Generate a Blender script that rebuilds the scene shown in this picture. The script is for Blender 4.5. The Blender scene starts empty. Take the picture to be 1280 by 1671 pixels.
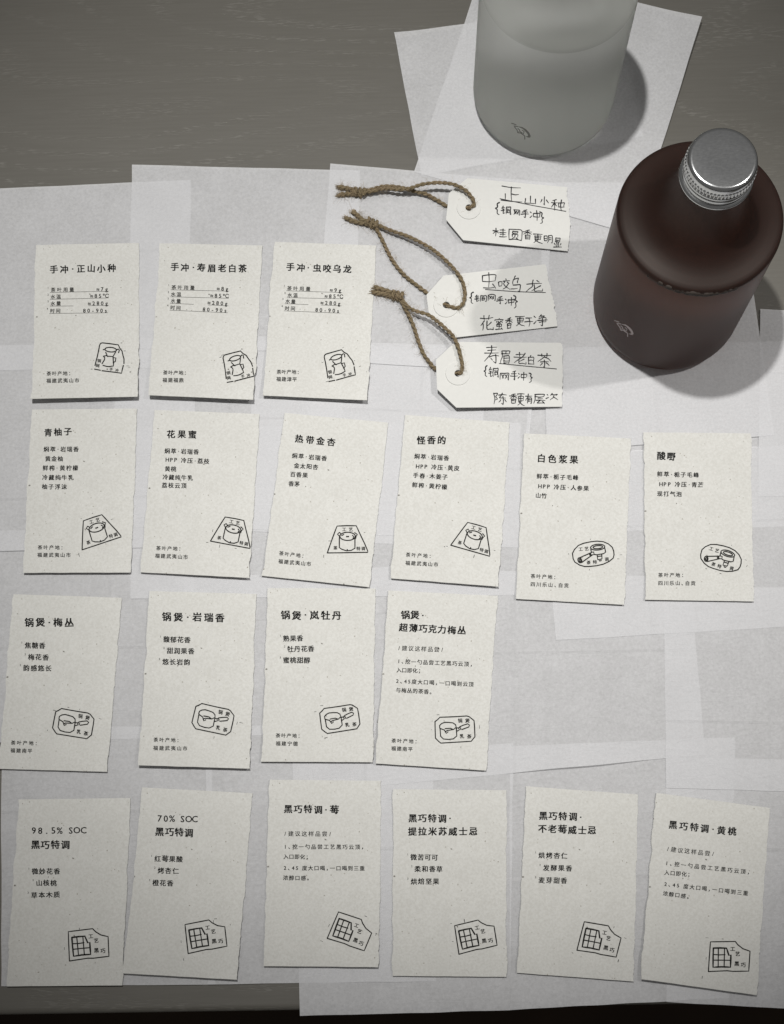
import bpy, math, random
from mathutils import Vector, Matrix, noise as mnoise
from mathutils.geometry import tessellate_polygon

random.seed(7)
scene = bpy.context.scene
COL = scene.collection

# ------------------------------------------------------------------ camera
TH, RO, HC, FPX, UNIT = 0.25521331, -0.07174103, 13.85597229, 2504.81, 0.054
H = HC * UNIT                                   # camera height above the table (m)
RIGHT = Vector((1, 0, 0)); UP = Vector((0, math.cos(TH), math.sin(TH))); FWD = Vector((0, math.sin(TH), -math.cos(TH)))
cR, sR = math.cos(RO), math.sin(RO)
CAMX = RIGHT * cR + UP * sR
CAMY = RIGHT * -sR + UP * cR
cam = bpy.data.cameras.new('camera'); camo = bpy.data.objects.new('camera', cam); COL.objects.link(camo)
cam.sensor_fit = 'VERTICAL'; cam.sensor_height = 36.0; cam.lens = 36.0 * FPX / 1671.0
cam.clip_start = 0.02; cam.clip_end = 50
camo.matrix_world = Matrix(((CAMX.x, CAMY.x, -FWD.x, 0), (CAMX.y, CAMY.y, -FWD.y, 0), (CAMX.z, CAMY.z, -FWD.z, H), (0, 0, 0, 1)))
scene.camera = camo

# ------------------------------------------------------------------ light
world = bpy.data.worlds.new('World'); scene.world = world; world.use_nodes = True
bg = world.node_tree.nodes['Background']; bg.inputs['Color'].default_value = (1.0, 0.98, 0.95, 1); bg.inputs['Strength'].default_value = 0.14

def spot(name, loc, target, power, size, blend, radius, color):
    l = bpy.data.lights.new(name, 'SPOT'); o = bpy.data.objects.new(name, l); COL.objects.link(o)
    l.energy = power; l.spot_size = math.radians(size); l.spot_blend = blend; l.shadow_soft_size = radius; l.color = color
    o.location = loc
    o.rotation_euler = (Vector(target) - Vector(loc)).to_track_quat('-Z', 'Y').to_euler()
    return o
spot('ceiling_spotlight', (-0.069, 0.42, 1.25), (0.0, 0.284, 0), 51, 40, 1.0, 0.018, (1.0, 0.985, 0.95))
spot('side_spotlight', (0.74, 0.31, 1.25), (0.11, 0.18, 0), 25, 21, 0.8, 0.018, (1.0, 0.97, 0.93))

scene.view_settings.view_transform = 'Standard'
scene.view_settings.look = 'None'
scene.view_settings.exposure = 0.0
scene.view_settings.gamma = 1.0
scene.view_settings.use_curve_mapping = False
scene.cycles.use_denoising = True
scene.cycles.max_bounces = 12
scene.cycles.transparent_max_bounces = 24
scene.cycles.sample_clamp_indirect = 4.0

# ------------------------------------------------------------------ helpers
def w(px, py, z=0.0):
    """the point at height z seen at pixel (px, py) of the 1280 x 1671 photograph"""
    u = (px - 640) / FPX; v = -(py - 835.5) / FPX
    d = CAMX * u + CAMY * v + FWD
    t = (z - H) / d.z
    return Vector((d.x * t, d.y * t, z))

def mesh_obj(name, verts, faces, mat, parent=None, smooth=False, mats=None, fmat=None):
    me = bpy.data.meshes.new(name)
    me.from_pydata([tuple(v) for v in verts], [], faces)
    for m in (mats or [mat]): me.materials.append(m)
    if fmat: me.polygons.foreach_set('material_index', fmat)
    if smooth: me.polygons.foreach_set('use_smooth', [True] * len(me.polygons))
    me.update()
    o = bpy.data.objects.new(name, me); COL.objects.link(o)
    if parent: o.parent = parent; o.matrix_parent_inverse = Matrix.Identity(4)
    return o

def tag(o, label=None, cat=None, group=None, kind=None):
    if label: o['label'] = label
    if cat: o['category'] = cat
    if group: o['group'] = group
    if kind: o['kind'] = kind
    return o

def empty(name, loc):
    o = bpy.data.objects.new(name, None); COL.objects.link(o); o.location = loc; o.empty_display_size = 0.01
    return o

class MB:
    def __init__(s): s.v = []; s.f = []
    def add(s, vs, fs):
        n = len(s.v); s.v += [Vector(q) for q in vs]; s.f += [tuple(i + n for i in f) for f in fs]
    def build(s, name, mat, parent=None, smooth=False, origin=None):
        o = origin if origin is not None else (parent.location if parent else Vector((0, 0, 0)))
        base = Vector(o)
        if parent and parent.parent: base = Vector((0, 0, 0)) + parent.parent.location
        return mesh_obj(name, [q - base for q in s.v], s.f, mat, parent, smooth)

def tube(mb, pts, r, n=6, cap=True):
    """tube along pts; r a number or a list"""
    N = len(pts); rings = []
    t0 = (pts[1] - pts[0]).normalized()
    nrm = t0.orthogonal().normalized()
    vs = []
    for i in range(N):
        t = (pts[min(i + 1, N - 1)] - pts[max(i - 1, 0)])
        t = t.normalized() if t.length > 1e-9 else t0
        nrm = (nrm - t * nrm.dot(t))
        nrm = nrm.normalized() if nrm.length > 1e-9 else t.orthogonal().normalized()
        b = t.cross(nrm); rr = r[i] if isinstance(r, (list, tuple)) else r
        for k in range(n):
            a = 2 * math.pi * k / n
            vs.append(pts[i] + (nrm * math.cos(a) + b * math.sin(a)) * rr)
    fs = []
    for i in range(N - 1):
        for k in range(n):
            fs.append((i * n + k, i * n + (k + 1) % n, (i + 1) * n + (k + 1) % n, (i + 1) * n + k))
    if cap:
        fs.append(tuple(range(n - 1, -1, -1))); fs.append(tuple((N - 1) * n + k for k in range(n)))
    mb.add(vs, fs)

def lathe(mb, prof, c, n=96, mod=None):
    vs = []; fs = []
    for j, (r, z) in enumerate(prof):
        for k in range(n):
            a = 2 * math.pi * k / n
            rr = r if mod is None else mod(j, k, r)
            vs.append((c[0] + rr * math.cos(a), c[1] + rr * math.sin(a), c[2] + z))
    for j in range(len(prof) - 1):
        for k in range(n):
            fs.append((j * n + k, j * n + (k + 1) % n, (j + 1) * n + (k + 1) % n, (j + 1) * n + k))
    fs.append(tuple(range(n - 1, -1, -1))); fs.append(tuple((len(prof) - 1) * n + k for k in range(n)))
    mb.add(vs, fs)

def catmull(P, n=10):
    out = []
    Q = [P[0] * 2 - P[1]] + list(P) + [P[-1] * 2 - P[-2]]
    for i in range(1, len(Q) - 2):
        for k in range(n):
            t = k / n; a, b, c, d = Q[i - 1], Q[i], Q[i + 1], Q[i + 2]
            out.append(0.5 * (2 * b + (c - a) * t + (2 * a - 5 * b + 4 * c - d) * t * t + (3 * b - a - 3 * c + d) * t ** 3))
    out.append(Vector(P[-1])); return out

# ------------------------------------------------------------------ materials
class NT:
    def __init__(s, name):
        s.m = bpy.data.materials.new(name); s.m.use_nodes = True; s.t = s.m.node_tree
        s.t.nodes.clear(); s.out = s.t.nodes.new('ShaderNodeOutputMaterial')
    def n(s, typ, **kw):
        o = s.t.nodes.new(typ)
        for k, v in kw.items():
            if k in o.inputs.keys() if isinstance(k, str) else False: s.set(o.inputs[k], v)
            else: setattr(o, k, v)
        return o
    def set(s, inp, v):
        if isinstance(v, bpy.types.NodeSocket): s.t.links.new(v, inp)
        else: inp.default_value = v
    def link(s, a, b): s.t.links.new(a, b)
    def coord(s, scale=(1, 1, 1), out='Object', rot=(0, 0, 0)):
        tc = s.t.nodes.new('ShaderNodeTexCoord'); mp = s.t.nodes.new('ShaderNodeMapping')
        mp.inputs['Scale'].default_value = scale; mp.inputs['Rotation'].default_value = rot
        s.link(tc.outputs[out], mp.inputs['Vector']); return mp.outputs['Vector']
    def noise(s, vec, scale, detail=4, rough=0.55, dist=0):
        o = s.t.nodes.new('ShaderNodeTexNoise'); s.link(vec, o.inputs['Vector'])
        o.inputs['Scale'].default_value = scale; o.inputs['Detail'].default_value = detail
        o.inputs['Roughness'].default_value = rough; o.inputs['Distortion'].default_value = dist
        return o.outputs['Fac']
    def ramp(s, fac, stops):
        o = s.t.nodes.new('ShaderNodeValToRGB'); s.link(fac, o.inputs['Fac']); e = o.color_ramp.elements
        while len(e) < len(stops): e.new(0.5)
        for q, (p, c) in zip(e, stops):
            q.position = p; q.color = (c, c, c, 1) if isinstance(c, (int, float)) else (*c, 1)
        return o.outputs['Color']
    def mix(s, fac, a, b, mode='MIX'):
        o = s.t.nodes.new('ShaderNodeMix'); o.data_type = 'RGBA'; o.blend_type = mode
        s.set(o.inputs[0], fac)
        for i, v in ((6, a), (7, b)):
            s.set(o.inputs[i], v if isinstance(v, bpy.types.NodeSocket) else (*v, 1))
        return o.outputs[2]
    def math(s, op, a, b=0.0, clamp=False):
        o = s.t.nodes.new('ShaderNodeMath'); o.operation = op; o.use_clamp = clamp
        s.set(o.inputs[0], a); s.set(o.inputs[1], b); return o.outputs[0]
    def bump(s, h, strength, dist, normal=None):
        o = s.t.nodes.new('ShaderNodeBump'); s.link(h, o.inputs['Height'])
        o.inputs['Strength'].default_value = strength; o.inputs['Distance'].default_value = dist
        if normal is not None: s.link(normal, o.inputs['Normal'])
        return o.outputs['Normal']
    def bsdf(s, **kw):
        o = s.t.nodes.new('ShaderNodeBsdfPrincipled')
        for k, v in kw.items(): s.set(o.inputs[k.replace('_', ' ')], v if not (isinstance(v, tuple) and len(v) == 3) else (*v, 1))
        return o
    def done(s, sh): s.link(sh, s.out.inputs['Surface']); return s.m

def mat_card():
    g = NT('card_stock'); v = g.coord()
    big = g.noise(v, 60, 3); fine = g.noise(v, 900, 3, 0.6)
    col = g.mix(g.ramp(big, [(0.3, 0.0), (0.7, 1.0)]), (0.662, 0.660, 0.634), (0.702, 0.700, 0.674))
    col = g.mix(g.ramp(fine, [(0.35, 0.42), (0.62, 0.0)]), col, (0.52, 0.51, 0.475))
    vor = g.t.nodes.new('ShaderNodeTexVoronoi'); vor.feature = 'F1'
    vs = g.coord((1, 1, 1)); nd = g.t.nodes.new('ShaderNodeVectorMath'); nd.operation = 'ADD'
    nn = g.t.nodes.new('ShaderNodeTexNoise'); g.link(vs, nn.inputs['Vector']); nn.inputs['Scale'].default_value = 700
    sc = g.t.nodes.new('ShaderNodeVectorMath'); sc.operation = 'SCALE'; g.link(nn.outputs['Color'], sc.inputs[0]); sc.inputs['Scale'].default_value = 0.0012
    g.link(vs, nd.inputs[0]); g.link(sc.outputs[0], nd.inputs[1]); g.link(nd.outputs[0], vor.inputs['Vector'])
    vor.inputs['Scale'].default_value = 520
    sp = g.ramp(vor.outputs['Distance'], [(0.10, 1.0), (0.22, 0.0)])
    pick = g.ramp(g.noise(v, 300, 2), [(0.56, 0.0), (0.66, 1.0)])
    spk = g.math('MULTIPLY', sp, pick)
    col = g.mix(g.math('MULTIPLY', spk, 0.75), col, (0.20, 0.17, 0.12))
    vor2 = g.t.nodes.new('ShaderNodeTexVoronoi'); g.link(nd.outputs[0], vor2.inputs['Vector']); vor2.inputs['Scale'].default_value = 150
    sp2 = g.math('MULTIPLY', g.ramp(vor2.outputs['Distance'], [(0.045, 1.0), (0.075, 0.0)]), g.ramp(g.noise(v, 90, 1), [(0.5, 0.0), (0.54, 1.0)]))
    col = g.mix(g.math('MULTIPLY', sp2, 0.8), col, (0.09, 0.075, 0.06))
    nb = g.bump(g.noise(v, 1100, 5, 0.65), 0.35, 0.0003)
    nb = g.bump(g.noise(v, 160, 4), 0.25, 0.0008, nb)
    b = g.bsdf(Base_Color=col, Roughness=0.9, Normal=nb, Specular_IOR_Level=0.15)
    return g.done(b.outputs[0])

def mat_tissue():
    g = NT('tissue_paper'); v = g.coord()
    fib = g.noise(g.coord((1, 1, 1)), 700, 5, 0.7); cloud = g.noise(v, 45, 4)
    fine = g.noise(g.coord((1, 3.2, 1)), 1100, 3, 0.6)
    fac = g.ramp(g.math('ADD', g.math('MULTIPLY', fib, 0.55), g.math('ADD', g.math('MULTIPLY', cloud, 0.25), g.math('MULTIPLY', fine, 0.2))),
                 [(0.36, 0.28), (0.64, 0.46)])
    uv = g.t.nodes.new('ShaderNodeTexCoord'); sx = g.t.nodes.new('ShaderNodeSeparateXYZ'); g.link(uv.outputs['UV'], sx.inputs[0])
    wob = g.math('MULTIPLY', g.math('SUBTRACT', g.noise(v, 30, 2), 0.5), 0.008)
    h = None
    oi = g.t.nodes.new('ShaderNodeObjectInfo'); rn = oi.outputs['Random']
    for k, mul in ((0, 7.3), (1, 3.9)):
        pos = g.math('ADD', g.math('MULTIPLY', g.math('FRACT', g.math('MULTIPLY', rn, mul)), 0.5), 0.25)
        dd = g.math('ABSOLUTE', g.math('SUBTRACT', g.math('ADD', sx.outputs[k], wob), pos))
        hh = g.math('SUBTRACT', 1.0, g.math('MULTIPLY', dd, 70.0, False), True)
        h = hh if h is None else g.math('MAXIMUM', h, hh)
    nb = g.bump(h, 0.30, 0.0012)
    nb = g.bump(g.noise(v, 38, 3, 0.5, 0.8), 0.22, 0.006, nb)
    nb = g.bump(g.ramp(g.noise(g.coord((1, 4, 1), rot=(0, 0, 0.4)), 24, 2, 0.4, 1.2), [(0.46, 0.0), (0.5, 1.0), (0.54, 0.0)]), 0.12, 0.0016, nb)
    nb = g.bump(g.noise(g.coord((1, 2.5, 1)), 500, 4, 0.6), 0.25, 0.0003, nb)
    d = g.t.nodes.new('ShaderNodeBsdfDiffuse'); d.inputs['Color'].default_value = (0.80, 0.803, 0.825, 1); g.link(nb, d.inputs['Normal'])
    t = g.t.nodes.new('ShaderNodeBsdfTransparent'); t.inputs['Color'].default_value = (0.97, 0.97, 0.97, 1)
    mx = g.t.nodes.new('ShaderNodeMixShader'); g.link(fac, mx.inputs[0]); g.link(d.outputs[0], mx.inputs[1]); g.link(t.outputs[0], mx.inputs[2])
    return g.done(mx.outputs[0])

def mat_wood():
    g = NT('stained_oak'); v = g.coord()
    # cathedral grain: contour lines of a stretched noise field, filled with short open pores
    field = g.noise(g.coord((2.2, 8.0, 1)), 1.0, 1, 0.4, 0.15)
    saw = g.math('FRACT', g.math('MULTIPLY', field, 22.0))
    band = g.ramp(saw, [(0.0, 0.0), (0.5, 0.0), (0.86, 1.0), (1.0, 0.0)])
    pores = g.ramp(g.noise(g.coord((180, 1100, 100)), 1.0, 2, 0.5), [(0.52, 0.0), (0.62, 1.0)])
    patch = g.ramp(g.noise(v, 9, 2), [(0.35, 0.15), (0.65, 1.0)])
    pm = g.math('MULTIPLY', g.math('MULTIPLY', band, pores), patch)
    lowf = g.noise(g.coord((2, 7, 1)), 1.5, 3)
    base = g.mix(g.ramp(lowf, [(0.3, 0.0), (0.7, 1.0)]), (0.128, 0.121, 0.106), (0.144, 0.137, 0.122))
    streak = g.noise(g.coord((30, 700, 10)), 1.0, 3, 0.6)
    base = g.mix(g.ramp(streak, [(0.35, 0.22), (0.6, 0.0)]), base, (0.095, 0.089, 0.076))
    col = g.mix(g.math('MULTIPLY', pm, 0.42), base, (0.26, 0.25, 0.23))
    nb = g.bump(g.math('ADD', g.math('MULTIPLY', pm, -1.0), g.math('MULTIPLY', streak, 0.2)), 0.3, 0.0005)
    b = g.bsdf(Base_Color=col, Roughness=0.55, Normal=nb, Specular_IOR_Level=0.35)
    return g.done(b.outputs[0])

def mat_plain(name, col, rough=0.8, spec=0.3, var=0.0, scale=300, metal=0.0):
    g = NT(name)
    c = col
    if var:
        v = g.coord(); f = g.noise(v, scale, 4, 0.6)
        c = g.mix(g.ramp(f, [(0.3, 0.0), (0.7, 1.0)]), tuple(q * (1 - var) for q in col), tuple(min(1, q * (1 + var)) for q in col))
    b = g.bsdf(Base_Color=c, Roughness=rough, Specular_IOR_Level=spec, Metallic=metal)
    return g.done(b.outputs[0])

def mat_ink(name, dark, light, lo=0.45, hi=0.75):
    g = NT(name); v = g.coord()
    f = g.ramp(g.noise(v, 1500, 3, 0.6), [(lo, 0.0), (hi, 1.0)])
    c = g.mix(f, dark, light)
    b = g.bsdf(Base_Color=c, Roughness=0.85, Specular_IOR_Level=0.1)
    return g.done(b.outputs[0])

def mat_jute():
    g = NT('jute_twine'); v = g.coord()
    f = g.noise(v, 900, 4, 0.65); f2 = g.noise(v, 130, 3)
    c = g.mix(g.ramp(f, [(0.3, 0.0), (0.7, 1.0)]), (0.095, 0.068, 0.040), (0.32, 0.245, 0.155))
    c = g.mix(g.ramp(f2, [(0.35, 0.0), (0.7, 0.55)]), c, (0.17, 0.145, 0.085))
    nb = g.bump(f, 0.8, 0.0004)
    b = g.bsdf(Base_Color=c, Roughness=0.85, Normal=nb, Specular_IOR_Level=0.2)
    return g.done(b.outputs[0])

def mat_frosted(name, base, trans, rough, ior, spec=0.5, tint=(1, 1, 1)):
    g = NT(name); v = g.coord()
    nb = g.bump(g.noise(v, 2500, 2), 0.08, 0.0002)
    b = g.bsdf(Base_Color=base, Roughness=rough, IOR=ior, Transmission_Weight=trans, Normal=nb, Specular_IOR_Level=spec, Specular_Tint=tint)
    return g.done(b.outputs[0])

def mat_cap():
    g = NT('brushed_aluminium'); v = g.coord()
    scr = g.noise(v, 700, 5, 0.7)
    scr2 = g.noise(g.coord((500, 2200, 500), rot=(0, 0, 0.5)), 1.0, 3, 0.6)
    r = g.ramp(g.math('ADD', g.math('MULTIPLY', scr, 0.5), g.math('MULTIPLY', scr2, 0.5)), [(0.3, 0.18), (0.7, 0.23)])
    nb = g.bump(scr, 0.05, 0.0001); nb = g.bump(scr2, 0.03, 0.0001, nb)
    b = g.bsdf(Base_Color=(0.52, 0.53, 0.54), Metallic=1.0, Roughness=r, Normal=nb)
    return g.done(b.outputs[0])

JUTE_FIBRE = mat_plain('jute_fibre', (0.34, 0.27, 0.18), 0.8, 0.2)
CARD = mat_card(); TISSUE = mat_tissue(); WOOD = mat_wood()
INK = mat_ink('black_ink', (0.010, 0.010, 0.010), (0.035, 0.034, 0.032))
INK_SOFT = mat_ink('faded_ink', (0.013, 0.013, 0.012), (0.09, 0.087, 0.08), 0.5, 0.85)
PEN = mat_plain('pen_ink', (0.012, 0.012, 0.014), 0.6, 0.3)
TAGM = mat_plain('tag_card', (0.67, 0.67, 0.65), 0.75, 0.25, 0.02, 500)
JUTE = mat_jute()
CLEAR = (mat_frosted('frosted_clear_glass', (0.82, 0.83, 0.80), 0.80, 0.60, 1.14), mat_frosted('frosted_clear_shoulder_shaded', (0.58, 0.59, 0.56), 0.82, 0.65, 1.14))  # same clear glass; the shoulder's shade is put into its darker base colour
BROWN = (mat_frosted('frosted_glass_with_tea', (0.090, 0.026, 0.0125), 0.80, 0.40, 1.28, 0.05, (0.9, 0.7, 0.6)), mat_frosted('frosted_brown_shoulder', (0.045, 0.022, 0.017), 0.70, 0.50, 1.38, 0.55, (1.0, 0.92, 0.86)))
FOAM = mat_plain('tea_foam', (0.062, 0.052, 0.046), 0.75, 0.12, 0.25)
EMB_L = mat_plain('pale_print', (0.42, 0.36, 0.36), 0.6)
EMB_D = mat_plain('grey_print', (0.20, 0.20, 0.185), 0.6)
CAP = mat_cap()
FLOOR = mat_plain('dark_floor', (0.03, 0.019, 0.012), 0.7, 0.2, 0.3, 6)

# ------------------------------------------------------------------ floor and table
m = MB(); m.add([(-4, -4, -0.74), (4, -4, -0.74), (4, 4, -0.74), (-4, 4, -0.74)], [(0, 1, 2, 3)])
tag(m.build('floor', FLOOR), kind='structure')

EA = Vector((-0.199, -0.0330, 0)); EB = Vector((0.110, -0.0495, 0))
ang = math.atan2(EB.y - EA.y, EB.x - EA.x)
m = MB()
r = 0.0028; prof = [(0, -0.03), (0, -r)] + [(r - r * math.cos(a), -r + r * math.sin(a)) for a in [math.radians(15 * k) for k in range(1, 7)]] + [(0.05, 0), (1.1, 0), (1.1, -0.03)]
n = len(prof)
vs = [(x, y, z) for x in (-0.75, 0.75) for (y, z) in prof]
fs = [(i, n + i, n + i + 1, i + 1) for i in range(n - 1)] + [(n - 1, 2 * n - 1, n, 0), tuple(range(n)), tuple(range(2 * n - 1, n - 1, -1))]
m.add(vs, fs)
tbl = m.build('wooden_table', WOOD)
tbl.location = (EA.x * 0.5 + EB.x * 0.5, EA.y * 0.5 + EB.y * 0.5, 0); tbl.rotation_euler = (0, 0, ang)
tag(tbl, 'grey brown wooden table top with fine grain under the papers', 'table')

# ------------------------------------------------------------------ tissue sheets
SHEETS = [  # bottom to top: quad TL TR BR BL in photo pixels, label
 ([(3,1188),(345,1184),(352,1606),(3,1609)], 'lowest left tissue sheet, under the 98.5% SOC card, ending near the table edge'),
 ([(336,1186),(705,1178),(712,1601),(340,1606)], 'tissue sheet under the 70% SOC card, right edge tucked below another sheet'),
 ([(832,1218),(1200,1203),(1190,1628),(832,1648)], 'tissue sheet under the 不老莓威士忌 card, hanging just past the table edge'),
 ([(1087,1236),(1465,1242),(1458,1655),(1087,1635)], 'bottom right tissue sheet, under the 黄桃 card, overhanging the table edge'),
 ([(478,1246),(838,1212),(832,1648),(490,1658)], 'tissue sheet under the 提拉米苏 card with its lower left corner past the table edge'),
 ([(-60,865),(312,868),(332,1203),(-62,1213)], 'tissue sheet under the 梅丛 card at the left edge of the third row'),
 ([(300,945),(690,922),(612,1193),(312,1204)], 'tissue sheet under the 岚牡丹 card between two other third row sheets'),
 ([(640,925),(1126,944),(1151,1232),(622,1282)], 'large bare tissue sheet right of the 超薄巧克力 card with a raised lower edge'),
 ([(1083,960),(1460,958),(1455,1297),(1087,1286)], 'empty tissue sheet at the right edge, above the 黄桃 card'),
 ([(215,700),(850,690),(846,971),(214,978)], 'wide tissue sheet under the 花果蜜, 热带金杏 and 怪香的 cards'),
 ([(866,570),(1300,556),(1310,858),(850,872)], 'tissue sheet under the top halves of the 白色浆果 and 酸嘢 cards'),
 ([(880,742),(1292,728),(1287,1023),(907,1046)], 'tissue sheet sticking out below the 白色浆果 and 酸嘢 cards'),
 ([(505,560),(876,580),(846,895),(492,884)], 'tissue sheet below the lowest string tag, under the 怪香的 card'),
 ([(414,556),(792,566),(784,880),(405,868)], 'tissue sheet under the right half of the 热带金杏 card'),
 ([(190,552),(562,550),(555,869),(184,860)], 'tissue sheet under the 花果蜜 card in the second row'),
 ([(-55,566),(320,562),(317,894),(-60,902)], 'tissue sheet under the 青柚子 card at the left edge'),
 ([(1240,506),(1620,524),(1625,800),(1236,812)], 'tissue sheet right of the brown bottle, its top edge in shadow'),
 ([(880,300),(1204,300),(1262,712),(893,738)], 'tissue sheet the brown bottle stands on'),
 ([(-60,313),(313,296),(307,602),(-64,607)], 'tissue sheet under the 正山小种 card at the upper left edge'),
 ([(217,272),(588,281),(581,577),(211,572)], 'tissue sheet under the 寿眉老白茶 card with its corner on bare wood'),
 ([(540,270),(905,302),(884,612),(514,590)], 'tissue sheet under the three string tags and their twine'),
 ([(644,63),(1006,0),(1048,226),(688,290)], 'tilted tissue sheet under the frosted bottle, left corner sticking out'),
 ([(793,-62),(1143,38),(1034,386),(676,284)], 'slanted tissue sheet under the frosted bottle, right corner sticking out'),
]
def gwave(x, y):
    return 0.00022 * (1 + mnoise.noise(Vector((x * 16, y * 16, 3.1)))) + 0.00008 * (1 + mnoise.noise(Vector((x * 55, y * 55, 9.0))))

def inside(p, poly):
    s = None
    for i in range(4):
        a = poly[i]; b = poly[(i + 1) % 4]
        c = (b.x - a.x) * (p.y - a.y) - (b.y - a.y) * (p.x - a.x)
        if s is None: s = c > 0
        elif (c > 0) != s: return False
    return True
def bil(q, s, t): return (q[0] * (1 - s) + q[1] * s) * (1 - t) + (q[3] * (1 - s) + q[2] * s) * t

STACK = []
def stack_z(x, y):
    z = 0
    for q, zz in STACK:
        if zz > z and inside(Vector((x, y, 0)), q): z = zz
    return z
GAP = 0.00016
for k, (pq, label) in enumerate(SHEETS):
    q = [w(*p) for p in pq]
    z = 0
    for (i, j) in [(i, j) for i in range(13) for j in range(13)]:
        p = bil(q, i / 12, j / 12); z = max(z, stack_z(p.x, p.y))
    z += GAP; STACK.append((q, z))
    # real height of each corner: keep the outline where the photo shows it
    N = 30; c = (q[0] + q[1] + q[2] + q[3]) / 4; c.z = 0
    vs = []; uvs = []
    for j in range(N + 1):
        for i in range(N + 1):
            s, t = i / N, j / N
            p = bil(q, s, t)
            e = 0.0003 * mnoise.noise(Vector((t * 6, k * 3.7, 1.5)))
            if i in (0, N): p.x += e
            if j in (0, N): p.y += 0.0003 * mnoise.noise(Vector((s * 6, k * 2.1, 7.5)))
            lip = 0.0
            if k == 7: lip = 0.0018 * max(0, (t - 0.86) / 0.14) ** 2 * max(0, math.sin(math.pi * min(1, max(0, (s - 0.38) / 0.46)))) 
            if k in (21, 22): lip = 0.004 * (max(0, (s if k == 22 else 1 - s) - 0.6) / 0.4) ** 2 * max(0, (0.5 - t) / 0.5) ** 1.5
            if k in (0, 1, 2, 3, 4): lip = 0.0007 * max(0, (t - 0.9) / 0.1) ** 2 * (0.5 + 0.5 * math.sin(s * 9 + k))
            vs.append(Vector((p.x, p.y, z + lip + gwave(p.x, p.y))) - c); uvs.append((s, t))
    fs = [(j * (N + 1) + i, (j + 1) * (N + 1) + i, (j + 1) * (N + 1) + i + 1, j * (N + 1) + i + 1) for j in range(N) for i in range(N)]
    o = mesh_obj('tissue_sheet', vs, fs, TISSUE, smooth=True); o.location = c
    uvl = o.data.uv_layers.new(name='UVMap')
    for lp in o.data.loops: uvl.data[lp.index].uv = uvs[lp.vertex_index]
    tag(o, label, 'tissue paper', 'translucent tissue sheets spread over the table')

def top_z(x, y): return stack_z(x, y) + gwave(x, y)

# ------------------------------------------------------------------ lettering
GLYPH = {}
def stroke_glyph(strokes, wd):
    vs = []; fs = []
    for st in strokes:
        for a, b in zip(st, st[1:]):
            a = Vector((a[0], 92 - a[1])) / 100; b = Vector((b[0], 92 - b[1])) / 100; d = (b - a).normalized(); n = Vector((-d.y, d.x)) * wd / 2; a = a - d * wd * 0.4; b = b + d * wd * 0.4
            k = len(vs); vs += [tuple(a + n), tuple(a - n), tuple(b - n), tuple(b + n)]; fs.append((k, k + 1, k + 2, k + 3))
    return vs, fs
GLYPH['莓'] = stroke_glyph([[(4,15),(96,15)],[(33,6),(33,23)],[(67,6),(67,23)],[(28,27),(10,46)],[(24,35),(92,35)],[(28,47),(22,84),(86,84)],[(28,47),(80,47),(76,98),(62,98)],[(4,65),(97,65)],[(46,52),(54,59)],[(44,71),(52,79)]], 0.07)
def glyph(ch):
    key = ch
    if key not in GLYPH:
        cu = bpy.data.curves.new('g', 'FONT'); cu.body = ch; cu.size = 1.0; cu.resolution_u = 2
        ob = bpy.data.objects.new('g', cu); COL.objects.link(ob)
        dg = bpy.context.evaluated_depsgraph_get(); dg.update()
        me = ob.evaluated_get(dg).to_mesh()
        vs = [(v.co.x, v.co.y) for v in me.vertices]; fs = [tuple(p.vertices) for p in me.polygons]
        ob.evaluated_get(dg).to_mesh_clear()
        bpy.data.objects.remove(ob); bpy.data.curves.remove(cu)
        GLYPH[key] = (vs, fs)
    return GLYPH[key]
HALF = set('0123456789ABCDEFGHIJKLMNOPQRSTUVWXYZ%./gs~- ≈')
def adv(ch):
    if ch in '·': return 0.62
    if ch in ' ': return 0.45
    if ch in '、。,;:；，：': return 0.7
    return 0.66 if ch in HALF else 1.0

def put_line(mb, surf, text, p0, p1, size, bold=0.012, jit=0.25):
    """text between pixels p0 (left end) and p1 (right end), both at the characters' mid height; size in photo pixels"""
    A = Vector(p0); B = Vector(p1); d = B - A; L = d.length; d.normalize(); nrm = Vector((d.y, -d.x))  # nrm points up in the image
    tot = sum(adv(c) for c in text)
    w0 = adv(text[0]); k = (L - size * 0.0) / tot
    x = 0
    for ch in text:
        a = adv(ch) * k
        if ch != ' ':
            vs, fs = glyph(ch)
            if vs:
                half = ch in HALF or ch in '·'
                if half: cx = 0.5 * (min(v[0] for v in vs) + max(v[0] for v in vs))
                elif ch in '、。,;:；，：': cx = 0.28
                else: cx = 0.5
                cy = 0.38 if not half else 0.36
                ra = random.gauss(0, 0.03) * (jit > 0); jy = random.gauss(0, jit * 0.6); jx = random.gauss(0, jit * 0.4)
                ca, sa = math.cos(ra), math.sin(ra)
                sx = size / 0.93
                spread = ((0, 0),) if bold <= 0 else ((-bold, -bold * 0.6), (bold, -bold * 0.6), (-bold, bold * 0.6), (bold, bold * 0.6))
                for kk, (bx, by) in enumerate(spread):          # inked stroke swell
                    out = []
                    for (gx, gy) in vs:
                        ux, uy = (gx - cx + bx) * sx, (gy - cy + by) * sx
                        ux, uy = ux * ca - uy * sa, ux * sa + uy * ca
                        q = A + d * (x + a / 2 + ux + jx) + nrm * (uy + jy)
                        out.append(surf(q.x, q.y, kk * 4e-6))
                    mb.add(out, fs)
        x += a

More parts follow.
